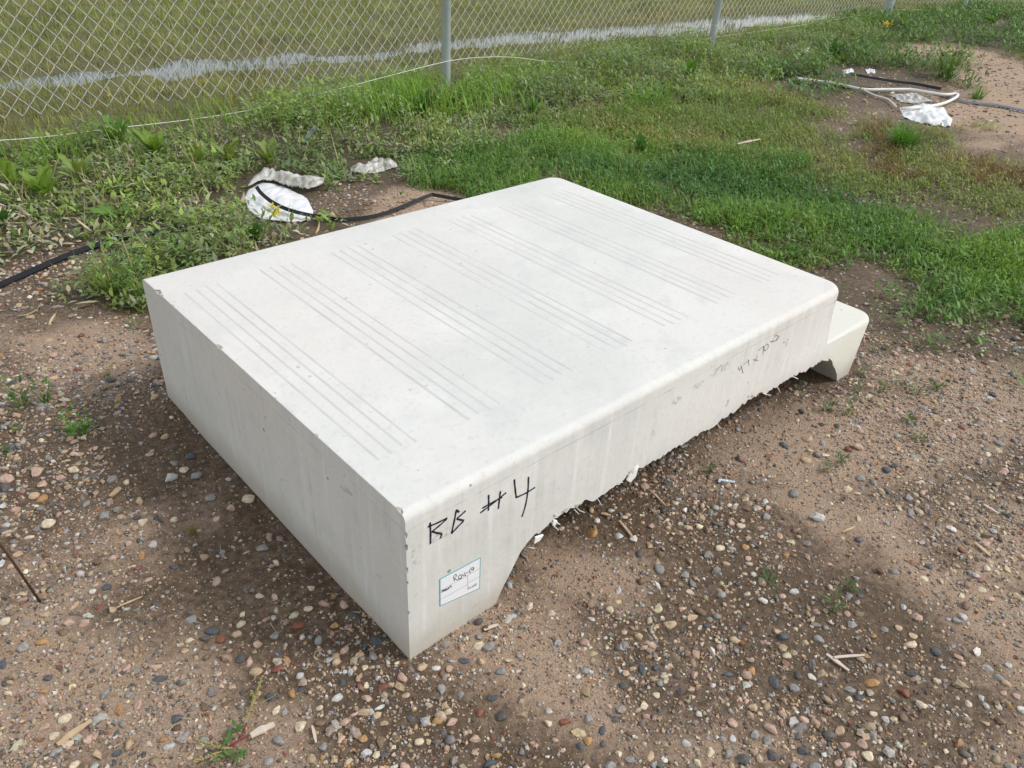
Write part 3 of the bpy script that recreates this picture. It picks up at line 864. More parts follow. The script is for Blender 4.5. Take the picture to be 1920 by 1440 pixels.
# hand-picked pebbles seen in the photograph: x, y, width, height (photo pixels), colour, round/angular
PEB = '''92,982,24,19,cream,r;327,975,16,12,cream,a;492,1024,24,16,grey,r;287,1020,16,17,pale grey,a;326,1063,20,13,slate blue,r;383,1045,20,12,tan,a;407,1088,18,21,pink,a
486,1115,20,12,cream,a;582,1096,17,13,cream,r;578,1140,18,11,cream,r;558,1170,25,17,rust red,a;627,1169,18,14,orange,a;483,1206,19,17,pink,a;398,1183,26,17,slate blue,r
444,1189,20,14,tan,a;354,1199,16,13,cream,r;358,1160,23,18,grey,r;212,1143,19,15,tan,r;174,1109,14,12,white,r;86,1150,21,14,tan,r;10,1164,20,16,cream,r;158,1170,21,18,pink,a
131,1168,22,15,pink,a;81,1204,24,16,orange,r;45,1212,22,20,grey,a;119,1185,25,16,brown,r;6,1245,18,18,slate blue,r;90,1270,16,13,slate blue,a;174,1258,12,10,slate blue,r
332,1347,22,20,slate blue,a;242,1305,16,12,grey,a;480,1258,26,18,tan,r;467,1238,12,26,pink,a;452,1233,19,22,dark grey,a;435,1286,22,15,pink,a;506,1304,30,20,dark grey,a
547,1298,17,18,orange,r;517,1329,14,22,cream,a;533,1329,12,22,grey,a;562,1358,25,24,cream,a;522,1386,26,18,grey,r;562,1262,15,17,pale grey,r;599,1325,15,11,cream,r
633,1306,24,17,pale grey,a;600,1354,20,14,brown,r;681,1381,18,17,orange,a;606,1395,16,19,grey,a;221,1414,20,14,slate blue,a;785,1387,20,16,cream,r;754,1266,20,21,pink,r
515,1189,17,19,grey,a;1110,996,23,20,orange,r;1159,1002,22,16,pale grey,a;1236,1063,20,22,grey,r;1199,1037,12,16,slate blue,r;1237,1037,20,14,brown,a;1160,1103,11,19,pale grey,r
1145,1141,16,14,cream,a;1257,1167,28,18,tan,a;1197,1190,17,17,tan,a;1170,1182,13,13,pink,r;1466,1193,26,17,slate blue,a;1456,1182,19,14,tan,a;1392,1204,12,12,rust red,a
1349,1026,20,13,cream,r;898,1208,23,20,cream,a;869,1235,23,13,slate blue,r;902,1236,18,16,tan,a;836,1206,19,16,grey,a;897,1162,19,14,dark grey,r;898,1189,16,15,grey,r
818,1249,18,12,white,r;842,1250,14,16,pink,r;923,1304,24,14,slate blue,r;940,1255,20,18,grey,r;1028,1330,18,14,pale grey,a;1103,1341,20,28,grey,a;1057,1350,30,13,rust red,a
1028,1352,17,15,cream,r;1208,1321,19,20,cream,a;1232,1301,17,12,cream,a;1084,1264,12,12,white,a;1088,1394,17,15,slate blue,a;1130,1390,13,15,slate blue,a;1103,1385,18,20,orange,a
942,1339,24,22,dark grey,a;1219,1410,17,26,tan,a;1161,1410,16,13,cream,a;1144,1430,26,20,grey,a;1183,1421,22,16,grey,r;1451,1275,17,25,slate blue,r;1489,1288,20,18,grey,r
1416,1375,20,22,grey,a;1447,1412,22,22,dark grey,a;1476,1228,18,14,cream,r;1270,1266,14,14,dark grey,a;1277,1295,20,14,dark grey,a;1535,1197,22,14,grey,r;1659,1179,16,12,grey,r
1684,1175,15,13,tan,r;1804,1154,20,16,pale grey,a;1719,1156,20,15,pink,a;1711,1190,20,12,tan,r;1755,1219,18,20,slate blue,r;1637,1279,33,18,orange,a;1522,1268,14,15,white,r
1695,1295,24,20,rust red,r;1687,1278,12,12,cream,r;1594,1290,22,13,grey,a;1592,1308,15,13,cream,r;1872,1269,18,15,grey,r;1886,1280,18,12,tan,r;1889,1247,15,12,pale grey,r
1881,1297,15,11,pink,r;1905,1303,15,13,pink,r;1914,1329,16,16,white,r;1662,1347,18,14,pale grey,a;1695,1342,16,17,brown,r;1629,1416,26,18,cream,a;1585,1395,20,14,pink,a
1617,1389,18,24,pink,r;1528,1436,24,18,grey,r;1638,1191,12,12,orange,r;1648,1245,16,10,grey,a;1816,1316,13,14,cream,a;1470,833,17,16,slate blue,a;1514,820,20,14,tan,r
1543,828,13,15,grey,r;1510,861,22,14,tan,r;1606,836,25,13,pink,a;1504,768,13,13,slate blue,a;1569,795,13,12,dark grey,r;1609,799,12,8,white,a;1661,879,19,14,slate blue,a
1614,898,20,13,grey,a;1607,924,14,8,cream,r;1783,991,18,15,white,a;1531,969,30,18,pale grey,a;1489,924,20,22,grey,a;1399,950,17,16,brown,r;1437,969,19,14,grey,a;1388,985,19,11,cream,r
1397,1025,15,13,orange,r;1402,1045,13,13,pink,r;1512,1019,16,13,grey,r;1604,1084,16,10,grey,r;1732,1085,19,11,cream,a;1842,1106,18,12,cream,a;1803,1117,13,12,cream,a
1401,1112,13,10,cream,r;1467,1117,14,11,pink,r;1611,1117,20,10,slate blue,a;1704,933,17,14,grey,a;1873,839,12,17,cream,a;1875,827,17,12,grey,r;1805,798,13,9,rust red,r
1856,1122,20,13,pink,r;321,893,22,22,pale grey,a;345,879,18,14,cream,r;368,888,22,15,grey,r;464,924,25,18,cream,r;433,949,18,13,pink,r;395,929,20,16,grey,a;216,924,14,20,tan,a
139,881,24,13,cream,a;81,910,18,15,pink,r;81,936,20,20,orange,a;65,931,20,14,tan,r;211,900,18,15,grey,a;238,905,15,13,cream,r;197,967,22,20,grey,a;143,895,13,13,grey,r
262,940,15,16,tan,r;70,888,24,17,pink,a;13,900,26,16,pink,r;9,915,22,16,dark grey,a;208,713,17,10,slate blue,r;249,657,13,11,grey,r;289,670,18,9,pale grey,r;289,742,14,14,tan,a
90,639,18,10,tan,a;357,852,20,14,slate blue,r;327,866,16,12,grey,r;310,818,16,13,tan,a;287,816,13,12,pink,a'''
pebs = []
for t in PEB.replace('\n', ';').split(';'):
    a = t.split(',')
    pebs.append((float(a[0]), float(a[1]), float(a[2]), float(a[3]), a[4], a[5]))
SH_R = [stone_shape(2, 300 + i, False) for i in range(8)]
SH_A = [stone_shape(2, 400 + i, True) for i in range(10)]
PM = {k: stone_mat('pebble_' + k.replace(' ', '_'), c) for k, c in PAL.items()}
PMESH = {}
def pebble_mesh(shape, k, colour):
    key = (shape, k, colour)
    if key not in PMESH:
        v, f = (SH_R if shape == 'r' else SH_A)[k]
        PMESH[key] = np_mesh('pebble', v, [f], PM[colour], smooth=(np.arange(len(f)) % 7 > 1) if shape == 'r' else False)
    return PMESH[key]

def peb_where(x, y, px, py):
    if x < -0.02 and y > 1.0: return 'beyond the slab\'s left corner'
    if x < -0.02 and py < 1010: return 'on damp gravel left of slab'
    if px < 420 and py < 1250: return 'on wet mud at lower left'
    if px < 420: return 'on sand at bottom left corner'
    if px < 700: return 'on mud left of near corner'
    if px < 960: return 'below the slab\'s nearest corner'
    if px < 1330 and py < 1120: return 'under the slab\'s broken edge'
    if px < 1330: return 'on grit at bottom centre'
    if py < 860: return 'near the lower step'
    if py < 1060: return 'on sand right of the slab'
    if px > 1700: return 'by the lower right edge'
    return 'on mud right of bottom centre'

CUSTOM = {(1110, 996): 'bright orange rounded pebble lying just below the broken edge of the slab', (1637, 1279): 'largest orange flat stone in the lower right gravel',
          (1695, 1295): 'large rust red round pebble in the lower right gravel', (558, 1170): 'dark rust red stone on wet mud left of the slab corner',
          (1057, 1350): 'long narrow brick-red stone chip at the bottom centre', (92, 982): 'pale yellow leaf-shaped pebble on damp gravel at the left edge',
          (1160, 1103): 'pale grey upright oval pebble alone on the mud below the slab', (1783, 991): 'bright white rough stone on sandy ground at the right',
          (1451, 1275): 'slate blue long oval pebble standing out on the brown mud', (174, 1109): 'small white round pebble on wet mud at the left',
          (754, 1266): 'salmon pink round pebble just below the slab\'s nearest corner', (547, 1298): 'orange-pink ball-like pebble among the foreground gravel',
          (562, 1358): 'big cream blocky pebble in the foreground left of centre', (1531, 969): 'long pale grey flat stone beside the bolt side gravel',
          (321, 893): 'squarish pale grey stone close to the slab\'s back face', (464, 924): 'cream rounded pebble closest to the slab\'s back face',
          (1629, 1416): 'long cream chip at the bottom edge right of centre', (1257, 1167): 'flat tan blocky stone in the middle of the foreground gravel'}
taken = []
used_labels = {}
def add_pebble(x, y, sx, sy, sz, rz, colour, shape, label):
    k = random.randrange(len(SH_R) if shape == 'r' else len(SH_A))
    o = obj('pebble', pebble_mesh(shape, k, colour))
    z = float(height(x, y))
    o.location = (x, y, z + sz * random.uniform(0.0, 0.4))
    o.rotation_euler = (random.gauss(0, 0.12), random.gauss(0, 0.12), rz)
    o.scale = (sx, sy, sz)
    tag(o, label, 'pebble', 'loose pebbles scattered on the gravel')
    taken.append((x, y, max(sx, sy)))
for (px, py, w, h, colour, shp) in pebs:
    g = ground_at(px, py + h * 0.15)
    s = scale_at(g)
    el = math.asin((CAM[2]) / np.linalg.norm(g - CAM))
    a = w * s * 0.5; b = h * s * 0.5 / max(0.45, math.sin(el)) * 0.88
    c = min(a, b) * random.uniform(0.5, 0.75)
    size = 'large ' if max(w, h) >= 22 else ('small ' if max(w, h) <= 15 else '')
    lab = CUSTOM.get((px, py)) or f"{size}{colour} {'rounded' if shp == 'r' else 'angular'} pebble {peb_where(g[0], g[1], px, py)}"
    add_pebble(g[0], g[1], a, b, c, YAW - math.pi / 2 + random.uniform(-0.25, 0.25), colour, shp, lab)
TK = np.array(taken)

def free(x, y, rad):
    ok = np.ones(len(x), bool)
    for (a, b, r) in TK:
        ok &= (x - a) ** 2 + (y - b) ** 2 > (r + rad) ** 2
    return ok

# further big pebbles, each its own object, up to three hundred in all
x, y, t = rand_ground(6000, -1.2, 3.4, -1.1, 2.6, 501)
k = seen(x, y, 20, 20) & ~in_slab(x, y, 0.02) & (t < bare(x, y) * stone_density(x, y)) & free(x, y, 0.014)
x, y = x[k], y[k]
need = 300 - len(pebs)
dist = np.hypot(x - CAM[0], y - CAM[1]); order = np.argsort(dist + rng.random(len(x)) * 1.6)
sel = []
for i in order:
    if all((x[i] - x[j]) ** 2 + (y[i] - y[j]) ** 2 > 0.03 ** 2 for j in sel): sel.append(i)
    if len(sel) >= need: break
for i in sel:
    d = np.array([x[i], y[i], 0]) - CAM; w = d @ FW
    px, py = 960 + FPX * (d @ RT) / w, 720 - FPX * (d @ UP) / w
    colour = PN[rng.choice(len(PN), p=PW)]; shp = 'r' if rng.random() < 0.5 else 'a'
    s = rng.uniform(0.0065, 0.0115)
    lab = f"{'small ' if s < 0.009 else ''}{colour} {'rounded' if shp == 'r' else 'angular'} pebble {peb_where(x[i], y[i], px, py)}"
    add_pebble(x[i], y[i], s * rng.uniform(1, 1.35), s * rng.uniform(0.7, 1), s * rng.uniform(0.4, 0.7), rng.uniform(0, 6.3), colour, shp, lab)
TK = np.array(taken)
PO = [o for o in bpy.data.objects if o.get('category') == 'pebble']
byl = {}
for o in PO: byl.setdefault(o['label'], []).append(o)
for lab, os_ in byl.items():
    if len(os_) < 2: continue
    for o in os_[1:]:
        q = min((p for p in PO if p is not o), key=lambda p: (p.location - o.location).length)
        cn = q.data.materials[0].name.replace('pebble_', '').replace('_', ' ')
        o['label'] = f"{lab}, by a {cn} one"

byl = {}
for o in PO: byl.setdefault(o['label'], []).append(o)
for lab, os_ in byl.items():
    if len(os_) < 2 or len(lab.split()) > 14: continue
    os_.sort(key=lambda o: (np.array(o.location) - CAM) @ RT / ((np.array(o.location) - CAM) @ FW))
    for o, w in zip(os_, ('left', 'right') if len(os_) == 2 else ('left', 'middle', 'right', 'rightmost')):
        o['label'] = f'{lab}, {w} one'

# the gravel nobody could count: coarse, medium, fine
S2 = [stone_shape(1, 500 + i, i % 2 == 0) for i in range(10)]
S1 = [stone_shape(1, 600 + i, True) for i in range(6)]
CH = np.array([(-1, -1, -1), (1, -1, -1), (1, 1, -1), (-1, 1, -1), (-1, -1, 1), (1, -1, 1), (1, 1, 1), (-1, 1, 1)], float) * 0.8
CHF = np.array([(0, 2, 1), (0, 3, 2), (4, 5, 6), (4, 6, 7), (0, 1, 5), (0, 5, 4), (1, 2, 6), (1, 6, 5), (2, 3, 7), (2, 7, 6), (3, 0, 4), (3, 4, 7)])
def chip(seed):
    r = np.random.default_rng(seed); v = CH.copy()
    v[4:, :2] *= r.uniform(0.45, 0.95, (4, 1)); v += r.uniform(-0.3, 0.3, v.shape)
    return v, CHF
CHIPS = [chip(900 + i) for i in range(14)]
V, F, C, S = [], [], [], []
off = 0
near_w = lambda x, y: np.clip(1.25 - 0.33 * np.hypot(x - CAM[0], y - CAM[1]), 0.12, 1)
def add_gravel(shapes, n, box, sizes, flat, seed, fn, pad, limit=None):
    global off
    x, y, t = rand_ground(n, *box, seed)
    k = seen(x, y, 260, 120)
    x, y, t = x[k], y[k], t[k]
    k = t < fn(x, y); x, y = x[k], y[k]
    r = np.random.default_rng(seed + 1)
    size = sizes[0] * (sizes[1] / sizes[0]) ** (r.random(len(x)) ** 1.8)
    inside = in_slab(x, y, 0.0)
    leg = ((x < 0.26) | (x > 1.6)) & inside
    k = ~leg & ~(in_slab(x, y, 0.012) & ~inside & (size > 0.005))
    x, y, size = x[k], y[k], size[k]
    if pad:
        k = free(x, y, 0.006); x, y, size = x[k], y[k], size[k]
    z = height(x, y)
    v, f, c, s = scatter_stones(shapes, np.stack([x, y, z], 1), size, flat, seed + 2)
    V.append(v); F.append(f + off); C.append(c); S.append(s); off += len(v)
    print('gravel', seed, len(x))
add_gravel(S2, 98000, (-1.7, 4.2, -1.4, 3.2), (0.0044, 0.0125), (0.35, 0.7), 700, lambda x, y: 1.0 * (1 - 0.6 * dryness(x, y)) * bare(x, y) * stone_density(x, y), True)
add_gravel(CHIPS, 760000, (-1.7, 4.0, -1.4, 2.8), (0.0018, 0.0052), (0.5, 0.85), 710, lambda x, y: near_w(x, y) * bare(x, y) * (0.42 + 0.58 * dryness(x, y)) * np.clip(stone_density(x, y) + 0.1, 0, 1), True)
octs = [(OCT[0] * np.array([1, 1, 1]) * (1 + 0.25 * (np.random.default_rng(i).random((6, 1)) - 0.5)), OCT[1]) for i in range(5)]
add_gravel(octs, 230000, (-1.3, 2.4, -1.2, 2.0), (0.0012, 0.0026), (0.6, 0.9), 720, lambda x, y: bare(x, y) * (0.22 + 0.78 * dryness(x, y)) * np.clip(0.3 + 1.0 * stone_density(x * 1.7, y * 1.7), 0, 1), False)
add_gravel(CHIPS, 26000, (2.6, 9.0, -0.6, 3.6), (0.0035, 0.0090), (0.4, 0.7), 725, lambda x, y: np.clip(bare(x, y) + 0.1, 0, 1) * (1 - field_mask(x, y)) * np.clip(stone_density(x * 0.8, y * 0.8), 0.1, 1) * 0.8, False)
# stones lying farther off, on the bare ground to the right and between the weeds
add_gravel(S2, 18000, (2.4, 9.5, -0.6, 3.9), (0.008, 0.020), (0.3, 0.6), 730, lambda x, y: np.clip(bare(x, y) * 0.8 + 0.12, 0, 1) * stone_density(x * 0.6, y * 0.6) * 0.55 * (1 - field_mask(x, y)), False)
add_gravel(S2, 5000, (-1.4, 2.6, 1.2, 3.6), (0.006, 0.014), (0.3, 0.6), 740, lambda x, y: (1 - field_mask(x, y)) * stone_density(x, y) * 0.4, False)
gravel = obj('gravel', np_mesh('gravel', np.concatenate(V), [np.concatenate(F)], M_STONE, np.concatenate(C), np.concatenate(S)))
tag(gravel, 'mixed tan, pink and grey gravel pressed into the earth', 'gravel', kind='stuff')

# ------------------------------------------------------------------ plants
def blades(pos, az, tilt, length, width, bend, color, prof, tipc=None):
    """many tapering strips; prof = relative widths from base to (pointed) tip"""
    n = len(pos); k = len(prof)                          # k rows, then one tip vertex
    t = np.arange(k + 1) / k
    ang = tilt[:, None] - bend[:, None] * t[None]        # elevation along the blade
    seg = length[:, None] / k
    ch = np.concatenate([np.zeros((n, 1)), np.cumsum(np.cos(ang[:, :-1]) * seg, 1)], 1)
    cz = np.concatenate([np.zeros((n, 1)), np.cumsum(np.sin(ang[:, :-1]) * seg, 1)], 1)
    dx, dy = np.cos(az), np.sin(az)
    cx = pos[:, 0:1] + ch * dx[:, None]; cyy = pos[:, 1:2] + ch * dy[:, None]; czz = pos[:, 2:3] + cz
    V = np.empty((n, 2 * k + 1, 3))
    for i in range(k):
        w = width * prof[i] * 0.5
        V[:, 2 * i] = np.stack([cx[:, i] - dy * w, cyy[:, i] + dx * w, czz[:, i]], 1)
        V[:, 2 * i + 1] = np.stack([cx[:, i] + dy * w, cyy[:, i] - dx * w, czz[:, i]], 1)
    V[:, 2 * k] = np.stack([cx[:, k], cyy[:, k], czz[:, k]], 1)
    m = 2 * k + 1
    b = (np.arange(n) * m)[:, None]
    quads = [b + np.array([[2 * i, 2 * i + 1, 2 * i + 3, 2 * i + 2]]) for i in range(k - 1)]
    Q = np.concatenate(quads) if quads else np.zeros((0, 4), int)
    T = b + np.array([[2 * k - 2, 2 * k - 1, 2 * k]])
    if tipc is None: tipc = color
    w = np.linspace(0, 1, k + 1)
    C = np.empty((n, m, 3))
    for i in range(k):
        cc = color * (1 - w[i]) + tipc * w[i]
        C[:, 2 * i] = cc; C[:, 2 * i + 1] = cc
    C[:, 2 * k] = tipc
    return V.reshape(-1, 3), Q, T, C.reshape(-1, 3)

class Veg:
    def __init__(s): s.V, s.Q, s.T, s.C, s.o = [], [], [], [], 0
    def add(s, *a, **k):
        v, q, t, c = blades(*a, **k)
        s.V.append(v); s.Q.append(q + s.o); s.T.append(t + s.o); s.C.append(c); s.o += len(v)
    def mesh(s, name, mat):
        fs = [f for f in (np.concatenate(s.Q), np.concatenate(s.T)) if len(f)]
        return np_mesh(name, np.concatenate(s.V), fs, mat, np.concatenate(s.C))

GRASS = (1.0, 0.85, 0.5)
GRASS2 = (1.0, 0.7)
OVATE = (0.25, 1.0, 0.75)
OVATE2 = (0.55, 1.0)

def jit(c, n, r, v=0.25, h=0.10):
    return np.array(c)[None] * r.uniform(1 - v, 1 + v, (n, 1)) * (1 + h * (r.random((n, 3)) - 0.5) * 2)

def up(x, y, dz=0.0):
    return np.stack([x, y, height(x, y) + dz], 1)

# --- grass of the flooded field
fg = Veg()
x, y, t = rand_ground(260000, -3.5, 17.5, 3.4, 11.5, 800)
k = seen(x, y, 220, 160) & (t < field_mask(x, y) * np.clip(0.75 + 0.5 * fbm(x * 1.5, y * 1.5, 810), 0.35, 1) * np.clip(1.25 - 0.09 * (y - 4), 0.5, 1))
x, y = x[k], y[k]
r = np.random.default_rng(801); n = len(x)
b = np.abs(puddle_band(x, y))
k = (b > 0.75) | (r.random(n) < 0.30 + 0.60 * (fbm(x * 5, y * 5, 812) > 0.12)); x, y = x[k], y[k]; n = len(x)
g = np.clip(0.5 + 0.9 * fbm(x * 0.9, y * 1.6, 811), 0, 1)[:, None]
wetb = np.exp(-(np.abs(puddle_band(x, y)) / 1.6) ** 2)[:, None]
col = (jit((0.262, 0.248, 0.072), n, r, 0.4) * (1 - g) + jit((0.188, 0.238, 0.052), n, r, 0.35) * g)
col = col * (1 - 0.35 * wetb) + np.array([0.14, 0.105, 0.05]) * 0.35 * wetb
col = col * np.clip(1 + 0.75 * fbm(x * 4.5, y * 6.5, 815, 4), 0.5, 1.6)[:, None]
straw = r.random(n) < 0.16
col[straw] = jit((0.36, 0.30, 0.15), int(straw.sum()), r, 0.25)
fg.add(up(x, y, -0.004), r.uniform(0, 6.28, n), r.uniform(0.55, 1.45, n), r.uniform(0.035, 0.085, n) * np.where(r.random(n) < 0.85, 1, 1.4), r.uniform(0.0045, 0.0085, n), r.uniform(-0.1, 0.9, n), col, GRASS2, tipc=col * 1.15)
print('field', n)
o = obj('field_grass', fg.mesh('field_grass', M_GRASS)); tag(o, 'short olive and straw coloured grass of the flooded field behind the fence', 'grass', kind='stuff')

# --- broad-leaved weeds and knotweed in mats
def sprigs(veg, x, y, r, leaves, hgt, ll, lw, col, prof=OVATE2, spread=0.03, tilt=(0.1, 1.1)):
    """each point carries several leaves set up a short stalk"""
    n = len(x)
    for i in range(leaves):
        f = (i + 0.5) / leaves
        h = np.asarray(hgt) * f * r.uniform(0.6, 1.2, n)
        a = r.uniform(0, 6.28, n)
        d = spread * r.uniform(0.1, 1, n)
        p = up(x + np.cos(a) * d, y + np.sin(a) * d); p[:, 2] += h
        sz = r.uniform(0.65, 1.3, n)
        c = col * r.uniform(0.72, 1.25, (n, 1))
        veg.add(p, r.uniform(0, 6.28, n), r.uniform(tilt[0], tilt[1], n), ll * sz, lw * sz, r.uniform(0, 0.9, n), c, prof, tipc=c * 1.12)

CLEAR = [zone_poly(p) for p in (
    [(448, 335), (490, 322), (620, 332), (600, 424), (560, 436), (480, 428), (452, 400)], [(648, 296), (750, 294), (756, 332), (660, 336)],
    [(-60, 545), (0, 518), (60, 495), (180, 452), (192, 480), (100, 520), (-60, 590)], [(258, 428), (316, 424), (318, 452), (262, 458)],
    [(650, 405), (690, 392), (812, 352), (874, 362), (880, 392), (700, 428)], [(1575, 148), (1640, 158), (1800, 168), (1806, 200), (1800, 246), (1684, 246), (1650, 200), (1600, 182)],
    [(1555, 130), (1650, 128), (1770, 158), (1772, 178), (1640, 166), (1545, 152)], [(1460, 140), (1510, 150), (1510, 168), (1460, 162)], [(1780, 178), (2000, 200), (2000, 236), (1800, 212)], [(812, 150), (866, 146), (866, 184), (815, 190)], [(1318, 74), (1350, 72), (1350, 98), (1318, 100)])]
def zone_points(n, box, seed, fn, mx=260, my=140):
    x, y, t = rand_ground(n, *box, seed)
    k = seen(x, y, mx, my) & ~in_slab(x, y, 0.015)
    x, y, t = x[k], y[k], t[k]
    k = t < fn(x, y); x, y = x[k], y[k]
    for p in CLEAR:
        k = poly_sdf(x, y, p) < 0.012 * fbm(x * 20, y * 20, 9, 2); x, y = x[k], y[k]
    return x, y

weeds = Veg(); r = np.random.default_rng(830)
# mat of small-leaved knotweed (deep green)
dens = lambda x, y: soft(x, y, Z_LUSH, 0.26, 0.55, 81) * np.clip(0.70 + 0.95 * fbm(x * 4, y * 4, 831, 5), 0.06, 1)
x, y = zone_points(88000, (1.2, 8.5, -0.9, 3.2), 832, dens)
g = np.clip(0.5 + 1.1 * fbm(x * 1.3 + 3, y * 1.3, 833), 0, 1)[:, None]
col = jit((0.075, 0.170, 0.048), len(x), r, 0.4) * (1 - g) + jit((0.165, 0.275, 0.046), len(x), r, 0.4) * g
hv = np.clip(1.0 + 1.1 * fbm(x * 2.2, y * 2.2, 835), 0.35, 1.8)
sprigs(weeds, x, y, r, 7, 0.055 * hv, 0.022, 0.0080, col, spread=0.030, tilt=(-0.2, 1.3))
print('lush', len(x))
for rep_ in range(3):
    n = len(x); gx_ = x + r.normal(0, 0.02, n); gy_ = y + r.normal(0, 0.02, n)
    cb = col * r.uniform(1.0, 1.5, (n, 1)); st_ = r.random(n) < 0.10; cb[st_] = jit((0.36, 0.34, 0.14), int(st_.sum()), r)
    weeds.add(up(gx_, gy_), r.uniform(0, 6.28, n), r.uniform(0.6, 1.5, n), r.uniform(0.04, 0.105, n) * hv, r.uniform(0.0024, 0.0042, n), r.uniform(0, 1.1, n), cb, GRASS2, tipc=cb * 1.25)
lush = obj('knotweed_mat', weeds.mesh('knotweed_mat', M_LEAF)); tag(lush, 'low mat of deep green knotweed behind and right of the slab', 'ground cover', kind='stuff')

weeds = Veg(); r = np.random.default_rng(840)
dens = lambda x, y: soft(x, y, Z_WEED, 0.10, 0.32, 80) * np.clip(0.80 + 1.4 * fbm(x * 3.4, y * 3.4, 841), 0.04, 1) * (1 - 0.75 * np.exp(-(((x + 0.02) / 0.42) ** 2 + ((y - 2.62) / 0.30) ** 2)))
x, y = zone_points(46000, (-1.6, 11, 1.4, 4.5), 842, dens)
g = np.clip(0.5 + 1.1 * fbm(x * 2.1, y * 2.1, 843), 0, 1)[:, None]
far = np.clip((x - 3) / 4, 0, 1)[:, None]
col = jit((0.160, 0.235, 0.078), len(x), r, 0.4) * (1 - g) + jit((0.255, 0.350, 0.072), len(x), r, 0.4) * g
col = col * (1 - 0.25 * far) + jit((0.10, 0.19, 0.04), len(x), r) * 0.25 * far
pale = r.random(len(x)) < 0.22
col[pale] = jit((0.27, 0.31, 0.19), int(pale.sum()), r, 0.2)
hw = np.clip(1.0 + 1.6 * fbm(x * 1.9, y * 1.9, 855, 4), 0.35, 2.4) * (1 + 0.7 * np.exp(-((y - fence_y(x) + 0.35) / 0.35) ** 2))
big = r.random(len(x)) < 0.45
sprigs(weeds, x[big], y[big], r, 6, 0.085 * hw[big], 0.036, 0.0135, col[big], prof=OVATE, spread=0.042, tilt=(-0.3, 1.1))
sprigs(weeds, x[~big], y[~big], r, 9, 0.070 * hw[~big], 0.021, 0.0075, col[~big], spread=0.034, tilt=(-0.3, 1.2))
print('weed', len(x))
# stalks gone to seed, green and dead
k = r.random(len(x)) < 0.10; n = int(k.sum())
cs = jit((0.20, 0.23, 0.09), n, r, 0.3); dd_ = r.random(n) < 0.45; cs[dd_] = jit((0.42, 0.34, 0.20), int(dd_.sum()), r, 0.25)
weeds.add(up(x[k], y[k]), r.uniform(0, 6.28, n), r.uniform(1.0, 1.55, n), r.uniform(0.10, 0.24, n), r.uniform(0.003, 0.005, n), r.uniform(-0.2, 0.8, n), cs, GRASS, tipc=cs * 1.2)
# olive thin turf
dens = lambda x, y: np.maximum(soft(x, y, Z_OLIVE, 0.25, 0.5, 82), soft(x, y, Z_RED, 0.25, 0.6, 83) * 0.8) * np.clip(0.75 + 0.9 * fbm(x * 3.2, y * 3.2, 845, 5), 0.05, 1)
x, y = zone_points(90000, (2, 9, -0.4, 4.0), 846, dens)
g = np.clip(0.5 + 1.2 * fbm(x * 1.5, y * 1.5, 847), 0, 1)[:, None]
rd = soft(x, y, Z_RED, 0.15, 0.3, 83)[:, None] * (fbm(x * 4, y * 4, 848) > 0.05)[:, None]
col = jit((0.290, 0.285, 0.100), len(x), r) * (1 - g) + jit((0.180, 0.245, 0.060), len(x), r) * g
col = col * (1 - 0.7 * rd) + jit((0.20, 0.105, 0.050), len(x), r) * 0.7 * rd
sprigs(weeds, x, y, r, 4, 0.045, 0.024, 0.0075, col, spread=0.028)
n = len(x)
weeds.add(up(x, y), r.uniform(0, 6.28, n), r.uniform(0.6, 1.45, n), r.uniform(0.05, 0.11, n), np.full(n, 0.0034), r.uniform(0, 0.8, n), col * 1.1, GRASS)
# sparse sprigs at the slab's far end, weeds at the far right
dens = lambda x, y: np.maximum(np.maximum(soft(x, y, Z_SPARSE, 0.18, 0.45, 84) * 1.6, soft(x, y, Z_FAR, 0.2, 0.5, 85)), soft(x, y, Z_RIGHT, 0.15, 0.4, 86) * 0.8) * np.clip(0.45 + 1.1 * fbm(x * 3.2, y * 3.2, 849), 0.0, 1)
x, y = zone_points(38000, (1.6, 16, -1.0, 4.6), 850, dens)
nearw = (x < 4)
col = jit((0.120, 0.205, 0.055), len(x), r, 0.35)
sprigs(weeds, x, y, r, 5, 0.07, 0.026, 0.010, col, spread=0.035)
k = x > 4.5
sprigs(weeds, x[k], y[k], r, 6, 0.15, 0.05, 0.016, col[k], prof=OVATE, spread=0.06)
o = obj('low_weeds', weeds.mesh('low_weeds', M_LEAF)); tag(o, 'tangle of low green weeds growing between the slab and the fence', 'weeds', kind='stuff')

# grass blades along the fence line
gr = Veg(); r = np.random.default_rng(860)
line = lambda x, y: np.exp(-((y - fence_y(x) + 0.10) / 0.24) ** 2)
clump = lambda x, y: np.exp(-(((x - 2.75) / 0.75) ** 2 + ((y - 3.62) / 0.34) ** 2))
x, y = zone_points(60000, (-1.2, 11.5, 2.6, 4.6), 861, lambda x, y: np.clip(0.42 * line(x, y) * np.clip(0.4 + 1.4 * fbm(x * 2, y * 2, 862), 0, 1) + 1.0 * clump(x, y), 0, 1))
n = len(x); print('fencegrass', n)
cl = np.clip(clump(x, y), 0, 1)
L = r.uniform(0.09, 0.19, n) * (1 + 0.45 * cl)
col = jit((0.185, 0.315, 0.050), n, r, 0.3)
gr.add(up(x, y), r.uniform(0, 6.28, n), r.uniform(0.8, 1.5, n), L, r.uniform(0.005, 0.009, n), r.uniform(0.2, 1.6, n), col, GRASS, tipc=col * 1.25)
